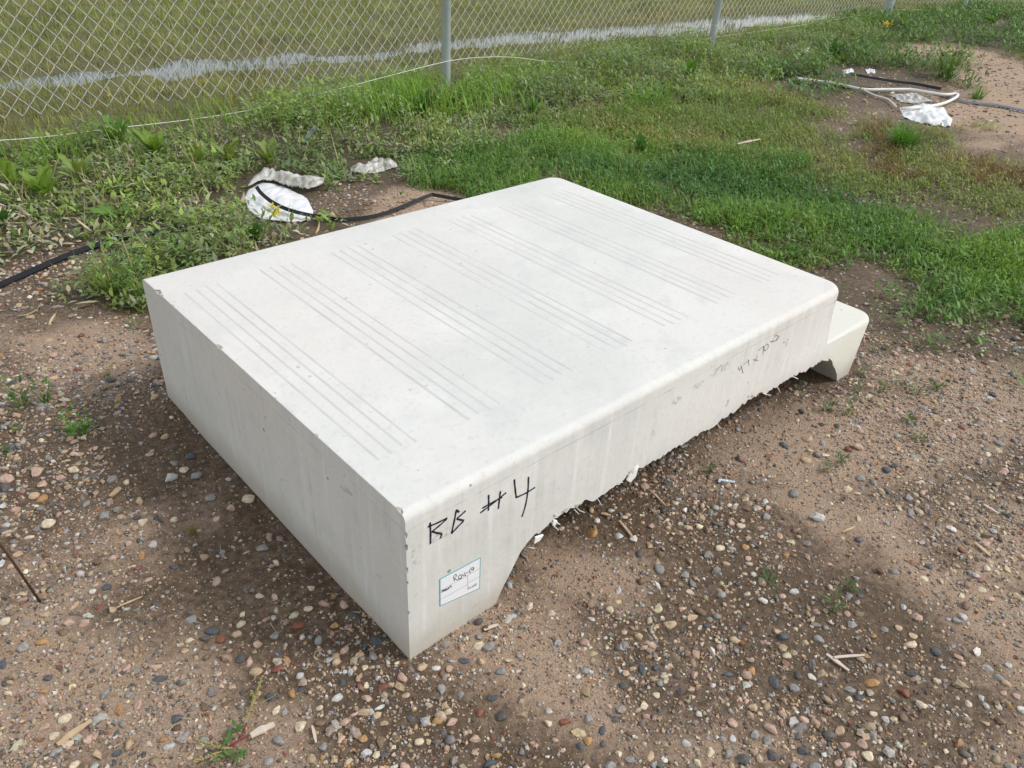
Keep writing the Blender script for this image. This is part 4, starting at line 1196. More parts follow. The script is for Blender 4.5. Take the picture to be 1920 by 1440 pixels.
# scattered single blades through the weeds
x, y = zone_points(9000, (-1.4, 9, 1.2, 4.2), 863, lambda x, y: veg_cover(x, y) * 0.5)
n = len(x); col = jit((0.19, 0.25, 0.075), n, r, 0.3)
gr.add(up(x, y), r.uniform(0, 6.28, n), r.uniform(0.7, 1.5, n), r.uniform(0.07, 0.16, n), r.uniform(0.0035, 0.0055, n), r.uniform(0, 1.3, n), col, GRASS, tipc=col * 1.2)
o = obj('fence_grass', gr.mesh('fence_grass', M_GRASS)); tag(o, 'bright green grass growing along the foot of the fence', 'grass', kind='stuff')

# withered pale leaves lying between the weeds at the left
dv = Veg(); r = np.random.default_rng(870)
x, y = zone_points(20000, (-1.4, 3.5, 1.35, 3.8), 871, lambda x, y: soft(x, y, Z_WEED, 0.2, 0.35, 80) * np.clip(0.15 + 1.5 * fbm(x * 3.1, y * 3.1, 872), 0.03, 1) * sstep(3.2, 1.4, x) + 0.42 * np.exp(-(((x - 0.05) / 0.5) ** 2 + ((y - 2.6) / 0.38) ** 2)))
n = len(x); print('withered', n)
a = r.uniform(0, 6.28, n)
dv.add(up(x, y, 0.008) + np.stack([np.zeros(n), np.zeros(n), r.uniform(0, 0.03, n)], 1), a, r.uniform(-0.4, 0.9, n), 0.014 + 0.075 * r.random(n) ** 2.2, r.uniform(0.005, 0.021, n), r.uniform(-2.2, 2.2, n), jit((0.42, 0.37, 0.25), n, r, 0.45, 0.16), OVATE)
x, y = zone_points(2500, (-1.2, 9, -0.8, 3.8), 873, lambda x, y: (1 - field_mask(x, y)) * 0.35)
n = len(x); col = jit((0.36, 0.29, 0.18), n, r, 0.35)
dv.add(up(x, y, 0.004), r.uniform(0, 6.28, n), r.uniform(-0.05, 0.25, n), r.uniform(0.012, 0.04, n), r.uniform(0.0015, 0.003, n), r.uniform(-0.3, 0.3, n), col, GRASS2)
o = obj('withered_leaves', dv.mesh('withered_leaves', M_DEAD)); tag(o, 'pale withered leaves and straw lying among the weeds', 'dead leaves', kind='stuff')

# --- single plants
def lobed_leaf(L, W, tilt, bend, lobes, col, r):
    """long lobed leaf with a folded midrib, growing along +x"""
    k = 11
    t = np.linspace(0, 1, k)
    w = np.sin(np.pi * np.clip(t * 0.93 + 0.05, 0, 1)) ** 0.8 * (0.42 + 0.58 * t)
    w = w / w.max() * (1 - lobes * 0.45 * (0.5 + 0.5 * np.cos(t * 2 * np.pi * 4.2)))
    w[0] = 0.12; w[-1] = 0.02
    a = tilt - bend * t
    x = np.concatenate([[0], np.cumsum(np.cos(a[:-1]))]) * L / (k - 1)
    z = np.concatenate([[0], np.cumsum(np.sin(a[:-1]))]) * L / (k - 1)
    fold = 0.30
    rows = []
    for i in range(k):
        rows += [(x[i], w[i] * W / 2, z[i] + fold * w[i] * W / 2), (x[i], 0, z[i]), (x[i], -w[i] * W / 2, z[i] + fold * w[i] * W / 2)]
    q = []
    for i in range(k - 1):
        q += [(3 * i, 3 * i + 1, 3 * i + 4, 3 * i + 3), (3 * i + 1, 3 * i + 2, 3 * i + 5, 3 * i + 4)]
    c = np.array(col)[None] * r.uniform(0.9, 1.1, (3 * k, 1))
    c[1::3] *= 1.25
    return np_mesh('leaf', np.array(rows), [np.array(q)], M_LEAF, c)

LEAVES = {}
def leaf_lib(kind):
    if kind not in LEAVES:
        r = np.random.default_rng(hash(kind) % 1000 if not isinstance(kind, str) else sum(map(ord, kind)))
        col = {'bright': (0.175, 0.275, 0.040), 'green': (0.115, 0.225, 0.040), 'dark': (0.060, 0.140, 0.034), 'olive': (0.195, 0.255, 0.065)}[kind]
        LEAVES[kind] = [lobed_leaf(1.0, 0.26 + 0.10 * r.random(), 1.0 + 0.4 * r.random(), 0.4 + 0.8 * r.random(), 0.4 + 0.6 * r.random(), np.array(col) * r.uniform(0.8, 1.2), r) for _ in range(5)]
    return LEAVES[kind]

def rosette(px, py, hpx, kind, nl, label, flower=None, group='broad-leaved plants along the fence'):
    g = ground_at(px, py); s = scale_at(g)
    L = hpx * s * 1.15
    root = empty('dandelion_plant', (g[0], g[1], float(height(g[0], g[1]))))
    tag(root, label, 'plant', group)
    lib = leaf_lib(kind); rr = random.Random(int(px * 7 + py))
    nl = int(nl * 1.4); L *= 0.88
    for i in range(nl):
        o = obj('leaf', lib[rr.randrange(5)], root)
        o.rotation_euler = (rr.uniform(-0.25, 0.25), rr.uniform(-0.45, 0.35), i * 6.283 / nl + rr.uniform(-0.4, 0.4))
        k = L * rr.uniform(0.65, 1.1); o.scale = (k, k, k)
    if flower:
        d = ray(*flower); n2 = np.array([FW[0], FW[1], 0.0]); n2 /= np.linalg.norm(n2)
        top = CAM + d * (((g - CAM) @ n2) / (d @ n2)) - np.array([g[0], g[1], root.location.z])
        pts = smooth_path([(0, 0, 0), tuple(top * np.array([0.35, 0.35, 0.5])), tuple(top)], 6)
        v, f = tube(pts, 0.0028, 6)
        obj('flower_stalk', np_mesh('flower_stalk', v, f, simple_mat('stalk_green', (0.20, 0.24, 0.07))), root)
        pv = Veg(); nn = 26; r2 = np.random.default_rng(3)
        pv.add(np.tile(top, (nn, 1)), r2.uniform(0, 6.28, nn), r2.uniform(0.1, 1.3, nn), r2.uniform(0.009, 0.015, nn), np.full(nn, 0.005), np.zeros(nn), jit((0.75, 0.58, 0.03), nn, r2, 0.1), OVATE2)
        obj('flower', pv.mesh('flower', M_LEAF), root)
    return root

rosette(30, 352, 62, 'bright', 8, 'bright green upright rosette nearest the left edge of the picture')
rosette(88, 372, 75, 'bright', 9, 'bright green broad-leaved plant, second from the left edge below the fence wire')
rosette(150, 345, 62, 'olive', 8, 'yellow-green rosette just below the tension wire, third from the left')
rosette(222, 280, 58, 'green', 11, 'dark leafy dandelion with a tall yellow flower stalk under the fence', flower=(204, 181))
rosette(295, 300, 62, 'bright', 9, 'bright rosette right beside the tall flowering dandelion')
rosette(370, 312, 46, 'olive', 8, 'olive rosette right of the two tallest fence-side dandelions')
rosette(430, 308, 50, 'olive', 8, 'pale olive rosette midway between the dandelions and the white bag')
rosette(505, 312, 58, 'olive', 9, 'spiky yellow-green rosette just behind the white plastic bag')
rosette(222, 415, 56, 'green', 8, 'green leafy plant in the weeds above the black drip hose')
rosette(10, 425, 42, 'dark', 7, 'small dark green plant cut by the left edge of the picture')
rosette(560, 235, 45, 'green', 9, 'leafy green plant under the tension wire left of the first post')
rosette(330, 470, 40, 'dark', 7, 'low dark rosette at the slab\'s left back corner')
rosette(480, 452, 40, 'dark', 9, 'dark green rosette in front of the white plastic bag')
rosette(800, 215, 50, 'dark', 10, 'dark leafy clump just in front of the first fence post')
rosette(1200, 290, 38, 'dark', 10, 'very dark green rosette sunk in the knotweed behind the slab')
rosette(1000, 215, 36, 'green', 9, 'broad-leaved plant in the weeds right of the first fence post')
rosette(1290, 150, 40, 'green', 9, 'broad-leaved plant below the second fence post')
rosette(1560, 112, 40, 'dark', 10, 'dark leafy plant left of the corner post')
rosette(1700, 60, 34, 'green', 9, 'leafy plant at the foot of the corner post')
rosette(1860, 48, 34, 'green', 9, 'leafy plant below the far fence at the right edge')
rosette(1565, 308, 16, 'bright', 5, 'tiny lime-green seedling in the thin turf right of the knotweed')

def tuft(name, px, py, wpx, hpx, n, col, label, cat, leaves=0, prof=GRASS, width=0.004, bend=(0.2, 1.4), tilt=(0.7, 1.5), lw=0.010, ll=0.03, group=None, col2=None):
    g = ground_at(px, py); s = scale_at(g)
    r = np.random.default_rng(int(px * 3 + py * 5))
    W, Hh = wpx * s * 0.5, hpx * s * 1.05
    vg = Veg()
    d = W * 0.35 * np.sqrt(r.random(n)); a = r.uniform(0, 6.28, n)
    p = np.stack([np.cos(a) * d, np.sin(a) * d, np.zeros(n)], 1)
    c = jit(col, n, r, 0.28)
    if col2 is not None:
        k = r.random(n) < 0.3; c[k] = jit(col2, int(k.sum()), r, 0.2)
    vg.add(p, a + r.normal(0, 0.7, n), r.uniform(*tilt, n), Hh * r.uniform(0.55, 1.1, n), np.full(n, width), r.uniform(*bend, n), c, prof, tipc=c * 1.2)
    if leaves:
        m = leaves
        a = r.uniform(0, 6.28, m); hh = r.random(m)
        d = W * (0.25 + 0.75 * r.random(m)) * (0.6 + 0.4 * hh)
        p = np.stack([np.cos(a) * d, np.sin(a) * d, Hh * hh * 0.85], 1)
        c = jit(col, m, r, 0.32)
        sz = r.uniform(0.6, 1.3, m)
        vg.add(p, a + r.normal(0, 0.9, m), r.uniform(0.0, 1.2, m), ll * sz, lw * sz, r.uniform(0, 0.9, m), c, OVATE, tipc=c * 1.15)
    o = obj(name, vg.mesh(name, M_LEAF)); o.location = (g[0], g[1], float(height(g[0], g[1])))
    tag(o, label, cat, group)
    return o

tuft('grass_tuft', 215, 545, 120, 95, 90, (0.14, 0.22, 0.06), 'long-bladed grass tuft beside the slab\'s left corner', 'grass tuft', leaves=110, width=0.005, lw=0.011, ll=0.03, col2=(0.33, 0.34, 0.10))
tuft('grass_tuft', 270, 560, 80, 70, 50, (0.12, 0.20, 0.05), 'grass tuft touching the slab\'s left corner', 'grass tuft', leaves=90, width=0.005, col2=(0.33, 0.34, 0.10))
tuft('bushy_weed', 1772, 146, 66, 66, 50, (0.13, 0.20, 0.05), 'bushy pale green weed beside the coiled white hose', 'weed', leaves=150, lw=0.022, ll=0.06, width=0.008)
tuft('grass_mound', 1690, 280, 90, 56, 260, (0.10, 0.23, 0.035), 'bright green grassy mound in front of the white plastic sheet', 'grass tuft', leaves=60, width=0.006)
tuft('grass_tuft', 1832, 186, 46, 30, 70, (0.11, 0.21, 0.045), 'small grass tuft by the blue-grey strap at the right', 'grass tuft', width=0.006)
tuft('upright_weed', 1228, 205, 30, 52, 16, (0.06, 0.11, 0.045), 'dark upright weed at the top edge of the knotweed', 'weed', leaves=70, lw=0.012, ll=0.03)
tuft('leafy_weed', 44, 765, 46, 56, 14, (0.075, 0.135, 0.04), 'leafy green weed in the gravel at the far left', 'weed', leaves=44, lw=0.007, ll=0.02, col2=(0.30, 0.33, 0.12))
tuft('leafy_weed', 88, 758, 30, 48, 10, (0.065, 0.15, 0.03), 'narrow green weed just right of the far-left gravel weed', 'weed', leaves=24, lw=0.006, ll=0.018)
tuft('leafy_weed', 150, 815, 74, 48, 30, (0.085, 0.20, 0.025), 'spreading bright green weed on the gravel left of the slab', 'weed', leaves=70, lw=0.006, ll=0.016, bend=(0.4, 1.6))
tuft('grass_tuft', 200, 705, 46, 34, 16, (0.17, 0.20, 0.07), 'thin grass seedling on the gravel near the slab\'s back face', 'grass tuft', width=0.0022)
tuft('leafy_weed', 34, 812, 22, 16, 8, (0.10, 0.17, 0.04), 'tiny weed below the far-left gravel weed', 'weed', leaves=10, lw=0.005, ll=0.012)
tuft('leafy_weed', 12, 848, 24, 22, 8, (0.09, 0.16, 0.04), 'small weed cut by the left edge beside the gravel', 'weed', leaves=10, lw=0.006, ll=0.014)
tuft('grass_tuft', 362, 1000, 44, 28, 40, (0.26, 0.19, 0.08), 'dried brown grass tuft on the wet mud left of the slab', 'grass tuft', width=0.0016, bend=(0.5, 1.8))
k = 0
WHERE = ['at the foot of the lower step', 'just right of the lower step\'s foot', 'in front of the slab\'s raised end', 'on the sand below the lower step', 'beside the slate blue stone right of the slab']
for (px, py, w, h, lab) in ((1500, 732, 14, 22, 'slender seedling in the shade below the slab\'s far end'), (1552, 768, 22, 26, 'two-leaved seedling on the sand below the lower step'),
                       (1590, 775, 26, 34, 'taller seedling leaning on the sand right of the lower step\'s foot'), (1607, 735, 16, 34, 'upright seedling right against the lower step\'s foot'),
                       (1617, 700, 14, 18, 'small dark seedling behind the lower step\'s foot'), (1652, 735, 34, 28, 'branching weed on bare sand right of the lower step'),
                       (1690, 725, 40, 26, 'wiry sprawling weed right of the lower step, second of the row'), (1715, 738, 40, 24, 'wiry curled weed right of the lower step, third of the row'),
                       (1755, 730, 34, 22, 'low weed clump farthest right of the row beyond the lower step'), (1705, 790, 26, 18, 'fuzzy seedling on the damp sand below the row of wiry weeds'),
                       (1576, 870, 26, 30, 'small leafy seedling among the stones right of the slab'), (1548, 885, 16, 20, 'tiny seedling left of the one among the stones'),
                       (1725, 825, 30, 16, 'thin flat seedling on the sand at the right'), (1650, 660, 50, 34, 'dense green weed clump behind the lower step'),
                       (1765, 655, 30, 44, 'upright green weed on the gravel right of the lower step'), (1820, 640, 40, 26, 'weed clump at the far right of the gravel'),
                       (1560, 1140, 50, 26, 'faded straggly weed on the mud in the lower right'), (1440, 1090, 40, 20, 'faded straggly weed below the bolt'),
                       (1590, 1105, 20, 20, 'small green sprout in the lower right gravel'), (1330, 885, 16, 30, 'thin dark weed stalk under the slab near the bolt')):
    tuft('weed_seedling', px, py, w, h, 9, (0.105, 0.15, 0.06), lab, 'seedling', leaves=30 if w > 20 else 13, lw=0.0050, ll=0.015, width=0.0020, bend=(0.0, 1.2), group='seedlings growing in the gravel')

# yellow-topped plant in front of the bag
g = ground_at(492, 462); root = empty('yellow_topped_weed', tuple(g)); tag(root, 'weed with yellow star-shaped top in front of the white bag', 'weed')
n2 = np.array([FW[0], FW[1], 0.0]); n2 /= np.linalg.norm(n2)
def at_depth(px, py, ref):
    d = ray(px, py); return CAM + d * (((ref - CAM) @ n2) / (d @ n2))
top = at_depth(517, 392, g) - g
v, f = tube(smooth_path([(0, 0, 0), tuple(top * np.array([0.3, 0.3, 0.5])), tuple(top)], 6), 0.003, 6)
obj('stem', np_mesh('stem', v, f, simple_mat('weed_stem', (0.22, 0.25, 0.07))), root)
vg = Veg(); r = np.random.default_rng(5); nn = 22
vg.add(np.tile(top, (nn, 1)) + r.normal(0, 0.008, (nn, 3)), r.uniform(0, 6.28, nn), r.uniform(-0.6, 1.0, nn), r.uniform(0.02, 0.045, nn), np.full(nn, 0.010), r.uniform(0, 0.8, nn), jit((0.52, 0.47, 0.06), nn, r, 0.2), OVATE)
obj('flower', vg.mesh('flower', M_LEAF), root)

# red-stemmed weed in the foreground
g = ground_at(446, 1396); root = empty('red_stemmed_weed', tuple(g)); tag(root, 'sprawling red-stemmed weed with seed spikes in the foreground', 'weed')
def gl(px, py, z=0.004): return ground_at(px, py, z) - g
M_RED = simple_mat('red_stem', (0.19, 0.035, 0.035), 0.6); M_SPIKE = simple_mat('seed_spike', (0.30, 0.26, 0.09), 0.7)
for pts in ([(436, 1402), (455, 1378), (462, 1355)], [(430, 1404), (450, 1388), (468, 1378)], [(410, 1411), (430, 1398), (450, 1388)]):
    v, f = tube(smooth_path([gl(*p, 0.006) for p in pts], 5), 0.0016, 5)
    obj('stem', np_mesh('stem', v, f, M_RED), root)
for pts in ([(458, 1358), (470, 1330), (481, 1300), (492, 1268)], [(471, 1328), (476, 1312), (470, 1298)], [(436, 1402), (415, 1404), (390, 1396), (368, 1386)], [(416, 1408), (395, 1418), (362, 1430)]):
    P3 = smooth_path([gl(*p, 0.012) for p in pts], 6)
    parts = [tube(P3, 0.0013, 5)]
    rr = random.Random(3)
    for q in P3[2:]:
        for _ in range(3):
            vv, ff = ico(1)
            parts.append((vv * np.array([0.0022, 0.0018, 0.0024]) + q + np.array([rr.uniform(-.002, .002), rr.uniform(-.002, .002), rr.uniform(-.001, .003)]), [ff]))
    v, f = merge(parts)
    obj('seed_spike', np_mesh('seed_spike', v, f, M_SPIKE), root)
r = np.random.default_rng(8)
for (px, py) in ((446, 1362), (440, 1372), (432, 1392), (420, 1395), (436, 1412), (452, 1410), (444, 1416), (415, 1416)):
    vg = Veg(); nn = 3
    vg.add(np.tile(gl(px, py, 0.008), (nn, 1)) + r.normal(0, 0.003, (nn, 3)) * np.array([1, 1, 0.3]), r.uniform(0, 6.28, nn), r.uniform(0.0, 0.6, nn), r.uniform(0.010, 0.018, nn), np.full(nn, 0.008), r.uniform(0, 0.5, nn), jit((0.10, 0.19, 0.05), nn, r), OVATE)
    obj('leaf', vg.mesh('leaf', M_LEAF), root)

# small flowers
for (px, py, hp, mat, c, lab) in ((1505, 112, 14, None, (0.75, 0.74, 0.68), 'white flower cluster in the weeds near the second post'),
                                  (1657, 66, 18, None, (0.75, 0.52, 0.02), 'pair of yellow flowers below the corner post')):
    g = ground_at(px, py); s = scale_at(g); r = np.random.default_rng(px)
    vg = Veg(); nn = 46
    p = r.normal(0, 1, (nn, 3)) * np.array([0.028, 0.028, 0.018]) + np.array([0, 0, hp * s])
    vg.add(p, r.uniform(0, 6.28, nn), r.uniform(-0.3, 1.3, nn), r.uniform(0.015, 0.03, nn), np.full(nn, 0.016), r.uniform(0, 0.5, nn), jit(c, nn, r, 0.08), OVATE2)
    root = empty('flower_cluster', tuple(g)); tag(root, lab, 'flower')
    obj('flower', vg.mesh('flower', M_LEAF), root)
    v, f = tube([(0, 0, 0), (0.005, 0, hp * s * 0.5), (0, 0, hp * s)], 0.003, 5)
    obj('stem', np_mesh('stem', v, f, simple_mat('flower_stem', (0.12, 0.18, 0.05))), root)

# ------------------------------------------------------------------ chain link fence
DW, DH = 0.0830, 0.0900         # one diamond
ZBOT = 0.155
FTOP = 1.72

def wire_mesh(name, mirror):
    """one zigzag wire of the weave: front strands rise to the right, back strands to the left"""
    pts = []
    k = int((FTOP - ZBOT) / (DH / 2))
    hw = DW / 2
    for i in range(k):
        a = i % 2 == 0
        x0, x1 = (0, hw) if a else (hw, 0)
        frontside = a != mirror
        for t in (0.0, 0.12, 0.5, 0.88):
            x = x0 + (x1 - x0) * t
            if mirror: x = hw - x
            y = (-0.0055 if frontside else 0.0055) * math.sin(math.pi * min(1, max(0, t)))
            pts.append((x, y, ZBOT + (i + t) * DH / 2))
    v, f = tube(pts, 0.00185, 5, False)
    return np_mesh(name, v, f, M_WIRE)
W0, W1 = wire_mesh('mesh_wire', False), wire_mesh('mesh_wire', True)

def pipe(rad, h, cap=True):
    b = bmesh.new()
    prof = [(rad, -0.05), (rad, h), (rad * 1.12, h), (rad * 1.12, h + 0.03), (rad * 0.75, h + 0.06), (0.002, h + 0.075)]
    rings = []
    for (q, z) in prof:
        rings.append([b.verts.new((q * math.cos(t), q * math.sin(t), z)) for t in np.linspace(0, 2 * math.pi, 25)[:-1]])
    for i in range(len(rings) - 1):
        for j in range(24):
            b.faces.new((rings[i][j], rings[i][(j + 1) % 24], rings[i + 1][(j + 1) % 24], rings[i + 1][j]))
    b.faces.new(rings[-1])
    return bm_mesh('post', b, M_GALV, True)

def torus_mesh(R0, r0):
    pts = [(R0 * math.cos(t), R0 * math.sin(t), 0.004 * math.sin(t)) for t in np.linspace(0, 2 * math.pi, 21)]
    v, f = tube(pts, r0, 6, False)
    return np_mesh('tie_wire', v, f, M_WIRE)

def build_fence(root, p0, p1, sl, posts, post_r):
    """zigzag wires from x=p0 to p1 on a straight line, each its own part"""
    ang = math.atan(sl); ca = math.cos(ang)
    Lf = (p1[0] - p0[0]) / ca
    nw = int(Lf / (DW / 2))
    for i in range(nw):
        d = i * DW / 2
        o = obj('mesh_wire', W0 if i % 2 == 0 else W1, root)
        wob = 0.010 * math.sin(i * 0.043) + 0.006 * math.sin(i * 0.17 + 1)
        o.location = (d, 0.040 + 0.010 * math.sin(i * 0.06), wob + 0.045 * math.exp(-((d - 0.4) / 0.9) ** 2) * (1 if sl > 0 else 0))
    for (d, rr, lean) in posts:
        po = obj('post', pipe(rr, 1.80), root); po.location = (d, 0, 0); po.rotation_euler = lean
        for zt in (0.19, 0.62, 1.05, 1.5):
            tw = obj('tie_wire', torus_mesh(rr + 0.0035, 0.0022), po); tw.location = (0, 0.004, zt); tw.rotation_euler = (0.12, 0.08, 0)

P0 = np.array([-1.05, FY0 + FSL * (-1.05 - FX0)])
fence = empty('chain_link_fence', (P0[0], P0[1], 0)); fence.rotation_euler = (0, 0, math.atan(FSL))
tag(fence, 'galvanised chain-link fence crossing the top left with a sagging bottom wire', 'fence')
sc_ = math.cos(math.atan(FSL))
build_fence(fence, P0, CORNER, FSL, [((-0.33 - P0[0]) / sc_, 0.0305, (0, 0, 0)), ((3.13 - P0[0]) / sc_, 0.0325, (0, 0, 0)), ((6.59 - P0[0]) / sc_, 0.0325, (0, 0.03, 0)), ((CORNER[0] - P0[0]) / sc_, 0.055, (0, 0, 0))], 0)
tw = [(-1.0, 0.12), (-0.33, 0.19), (0.217, 0.095), (0.758, 0.071), (1.405, 0.054), (2.0, 0.087), (2.606, 0.141), (3.10, 0.19), (3.461, 0.181), (3.796, 0.150), (4.257, 0.075), (4.762, 0.039), (5.507, 0.046), (6.492, 0.068), (6.6, 0.075), (8.127, 0.065), (10.31, 0.077), (10.7, 0.08)]
pts = smooth_path([((x - P0[0]) / sc_, -0.036 if abs(x - 3.1) < 0.2 else -0.012, z) for x, z in tw], 6)
v, f = tube(pts, 0.0026, 6)
obj('tension_wire', np_mesh('tension_wire', v, f, M_WIRE), fence)

fence2 = empty('chain_link_fence', (CORNER[0], CORNER[1], 0)); fence2.rotation_euler = (0, 0, math.atan(F2SL))
tag(fence2, 'far run of chain-link fence turning right at the corner post', 'fence')
build_fence(fence2, CORNER, CORNER + np.array([6.5, 6.5 * F2SL]), F2SL, [(1.42, 0.030, (0, 0, 0)), (4.6, 0.030, (0, 0, 0))], 0)
pts = smooth_path([(0.06, -0.012, 0.09), (1.4, -0.03, 0.08), (3, -0.012, 0.07), (4.6, -0.03, 0.08), (6.8, -0.012, 0.08)], 6)
v, f = tube(pts, 0.0026, 6)
obj('tension_wire', np_mesh('tension_wire', v, f, M_WIRE), fence2)

# ------------------------------------------------------------------ litter and small things
def ribbon3(pts, width, thick, mat, name, label, cat, twist=None, zoff=0.0, group=None):
    """flat strap lying along 3D points"""
    P3 = smooth_path(pts, 6); k = len(P3)
    T = np.gradient(P3, axis=0); T /= np.linalg.norm(T, axis=1)[:, None] + 1e-9
    V = []
    for i in range(k):
        side = np.cross(T[i], (0, 0, 1)); side /= np.linalg.norm(side) + 1e-9
        upv = np.cross(side, T[i])
        if twist is not None:
            a = np.interp(i / (k - 1), np.linspace(0, 1, len(twist)), twist)
            side, upv = side * math.cos(a) + upv * math.sin(a), -side * math.sin(a) + upv * math.cos(a)
        for (a, b) in ((-1, -1), (1, -1), (1, 1), (-1, 1)):
            V.append(P3[i] + side * a * width / 2 + upv * b * thick / 2)
    q = [(4 * i + j, 4 * i + (j + 1) % 4, 4 * i + 4 + (j + 1) % 4, 4 * i + 4 + j) for i in range(k - 1) for j in range(4)]
    f = [np.array(q + [(3, 2, 1, 0), (4 * k - 4, 4 * k - 3, 4 * k - 2, 4 * k - 1)])]
    o = obj(name, np_mesh(name, np.array(V), f, mat, smooth=False)); tag(o, label, cat, group)
    return o

def gp(px, py, z=0.0):
    g = ground_at(px, py, z); return (g[0], g[1], z + float(height(g[0], g[1])))

def sheet(name, outline, peak, mat, label, cat, seed, amp=0.012, parent=None, edge=0.006, sub=26, z0=0.004):
    """crumpled plastic over an outline on the ground, puffed up in the middle"""
    P = np.array([ground_at(*p)[:2] for p in outline])
    lo, hi = P.min(0), P.max(0)
    xs = np.linspace(lo[0], hi[0], sub * 2); ys = np.linspace(lo[1], hi[1], sub * 2)
    XX, YY = np.meshgrid(xs, ys, indexing='ij')
    sd = poly_sdf(XX, YY, [tuple(p) for p in P])
    st = max(xs[1] - xs[0], ys[1] - ys[0])
    inside = sd > -st * 0.6
    mx = sd.max()
    prof = np.clip(sd / mx, 0, 1) ** 0.55
    sc = 1.0 / max(hi - lo)
    wx = XX * sc + 0.12 * fbm(XX * sc * 3, YY * sc * 3, seed + 9, 2)
    fold = np.abs(fbm(wx * 3 + YY * sc * 4 + seed, YY * sc * 8 - wx * 6, seed, 2)) + 0.35 * np.abs(fbm(XX * sc * 14, YY * sc * 14, seed + 5, 2))
    ZZ = z0 + height(XX, YY) + peak * prof + amp * (fold - 0.3) * (0.3 + prof)
    idx = -np.ones(XX.shape, int); idx[inside] = np.arange(inside.sum())
    vt = np.stack([XX[inside], YY[inside], ZZ[inside]], 1)
    near_e = np.where(sd[inside] < st * 0.45)[0]
    for i in near_e:                                     # rim vertices slide onto the torn edge
        best = None
        for j in range(len(P)):
            A_, B_ = P[j], P[(j + 1) % len(P)]
            tt = np.clip(((vt[i, :2] - A_) @ (B_ - A_)) / ((B_ - A_) @ (B_ - A_)), 0, 1)
            c_ = A_ + (B_ - A_) * tt; dd = np.sum((c_ - vt[i, :2]) ** 2)
            if best is None or dd < best[0]: best = (dd, c_)
        vt[i, :2] = best[1]
    a, b, c, d = idx[:-1, :-1], idx[1:, :-1], idx[1:, 1:], idx[:-1, 1:]
    ok = (a >= 0) & (b >= 0) & (c >= 0) & (d >= 0)
    f = np.stack([a[ok], b[ok], c[ok], d[ok]], 1)
    me = np_mesh(name, vt, [f], mat)
    o = obj(name, me, parent)
    md = o.modifiers.new('thickness', 'SOLIDIFY'); md.thickness = 0.002; md.offset = -1
    if label: tag(o, label, cat)
    return o

bag = empty('plastic_bag', tuple(ground_at(525, 385))); tag(bag, 'crumpled white plastic bag with dirty clear film lying in the weeds', 'plastic bag')
def child_world(o, parent):
    o.parent = parent; o.matrix_parent_inverse = Matrix.Translation(parent.location).inverted()
s1 = sheet('white_panel', [(458, 372), (466, 356), (492, 344), (530, 350), (575, 372), (588, 398), (582, 414), (540, 418), (490, 412), (466, 396)], 0.016, M_WHITEPL, None, None, 3, amp=0.016)
child_world(s1, bag)
s2 = sheet('film_flap', [(464, 358), (478, 338), (500, 331), (540, 337), (590, 345), (612, 343), (606, 356), (575, 364), (548, 360), (515, 349), (490, 349)], 0.022, M_FILM, None, None, 8, amp=0.040, z0=0.026)
child_world(s2, bag)
sheet('film_scrap', [(652, 318), (672, 310), (690, 312), (700, 302), (722, 298), (744, 304), (746, 314), (722, 320), (692, 326), (664, 325)], 0.020, M_FILM, 'grey scrap of dirty clear film in the weeds right of the bag', 'plastic film', 12, amp=0.040)
sheet('plastic_sheet', [(1686, 203), (1720, 199), (1769, 203), (1776, 216), (1786, 224), (1781, 240), (1752, 237), (1722, 230), (1694, 222)], 0.015, M_WHITEPL, 'torn white plastic sheet beside the looped white hose', 'plastic sheet', 15, amp=0.05)
sheet('film_scrap', [(1668, 180), (1712, 176), (1735, 186), (1750, 191), (1720, 195), (1690, 194)], 0.015, M_FILM, 'greyish clear film lying inside the loop of white hose', 'plastic film', 18, amp=0.03)
sheet('plastic_scrap', [(1578, 132), (1598, 130), (1602, 136), (1588, 139), (1580, 137)], 0.006, M_WHITEPL, 'left one of two white plastic scraps behind the black tape', 'plastic scrap', 21, amp=0.03)
sheet('plastic_scrap', [(1622, 131), (1640, 130), (1641, 138), (1626, 138)], 0.006, M_WHITEPL, 'right one of two white plastic scraps behind the black tape', 'plastic scrap', 22, amp=0.03)

ribbon3([gp(481, 350, 0.060), gp(490, 362, 0.052), gp(512, 380, 0.046), gp(545, 394, 0.044), gp(590, 404, 0.024), gp(640, 410, 0.012), gp(690, 406, 0.014), gp(730, 396, 0.016), gp(775, 379, 0.018), gp(808, 364, 0.03), gp(816, 364, 0.03), gp(870, 374, 0.016), gp(900, 384, 0.012)],
        0.017, 0.003, M_BLACK, 'black_strap', 'black plastic strap running over the white bag towards the slab', 'strap', twist=[-0.5, -0.6, -0.7, -0.5, -0.7, -0.9, -0.6])
ribbon3([gp(-120, 585, 0.012), gp(0, 532, 0.012), gp(60, 508, 0.012), (lambda q: q)(gp(120, 484, 0.014)), gp(175, 463, 0.014), gp(230, 446, 0.010), gp(300, 434, 0.014), gp(345, 428, 0.01)],
        0.026, 0.004, M_BLACK, 'drip_hose', 'flat black drip hose crossing the bare soil at the left edge', 'hose', twist=[-0.25, -0.3, -0.4, -0.3])
ribbon3([gp(570, 266, 0.02), gp(580, 252, 0.05), gp(592, 238, 0.06)], 0.022, 0.003, M_BLUE, 'blue_strap', 'short dark blue strap end sticking out of the weeds', 'strap', twist=[-0.6, -0.8])
ribbon3([gp(728, 212, 0.02), gp(745, 209, 0.03), gp(760, 208, 0.03)], 0.03, 0.003, M_BLACK, 'black_strap', 'scrap of black strap in the grass left of the first post', 'strap', twist=[-0.6, -0.6])
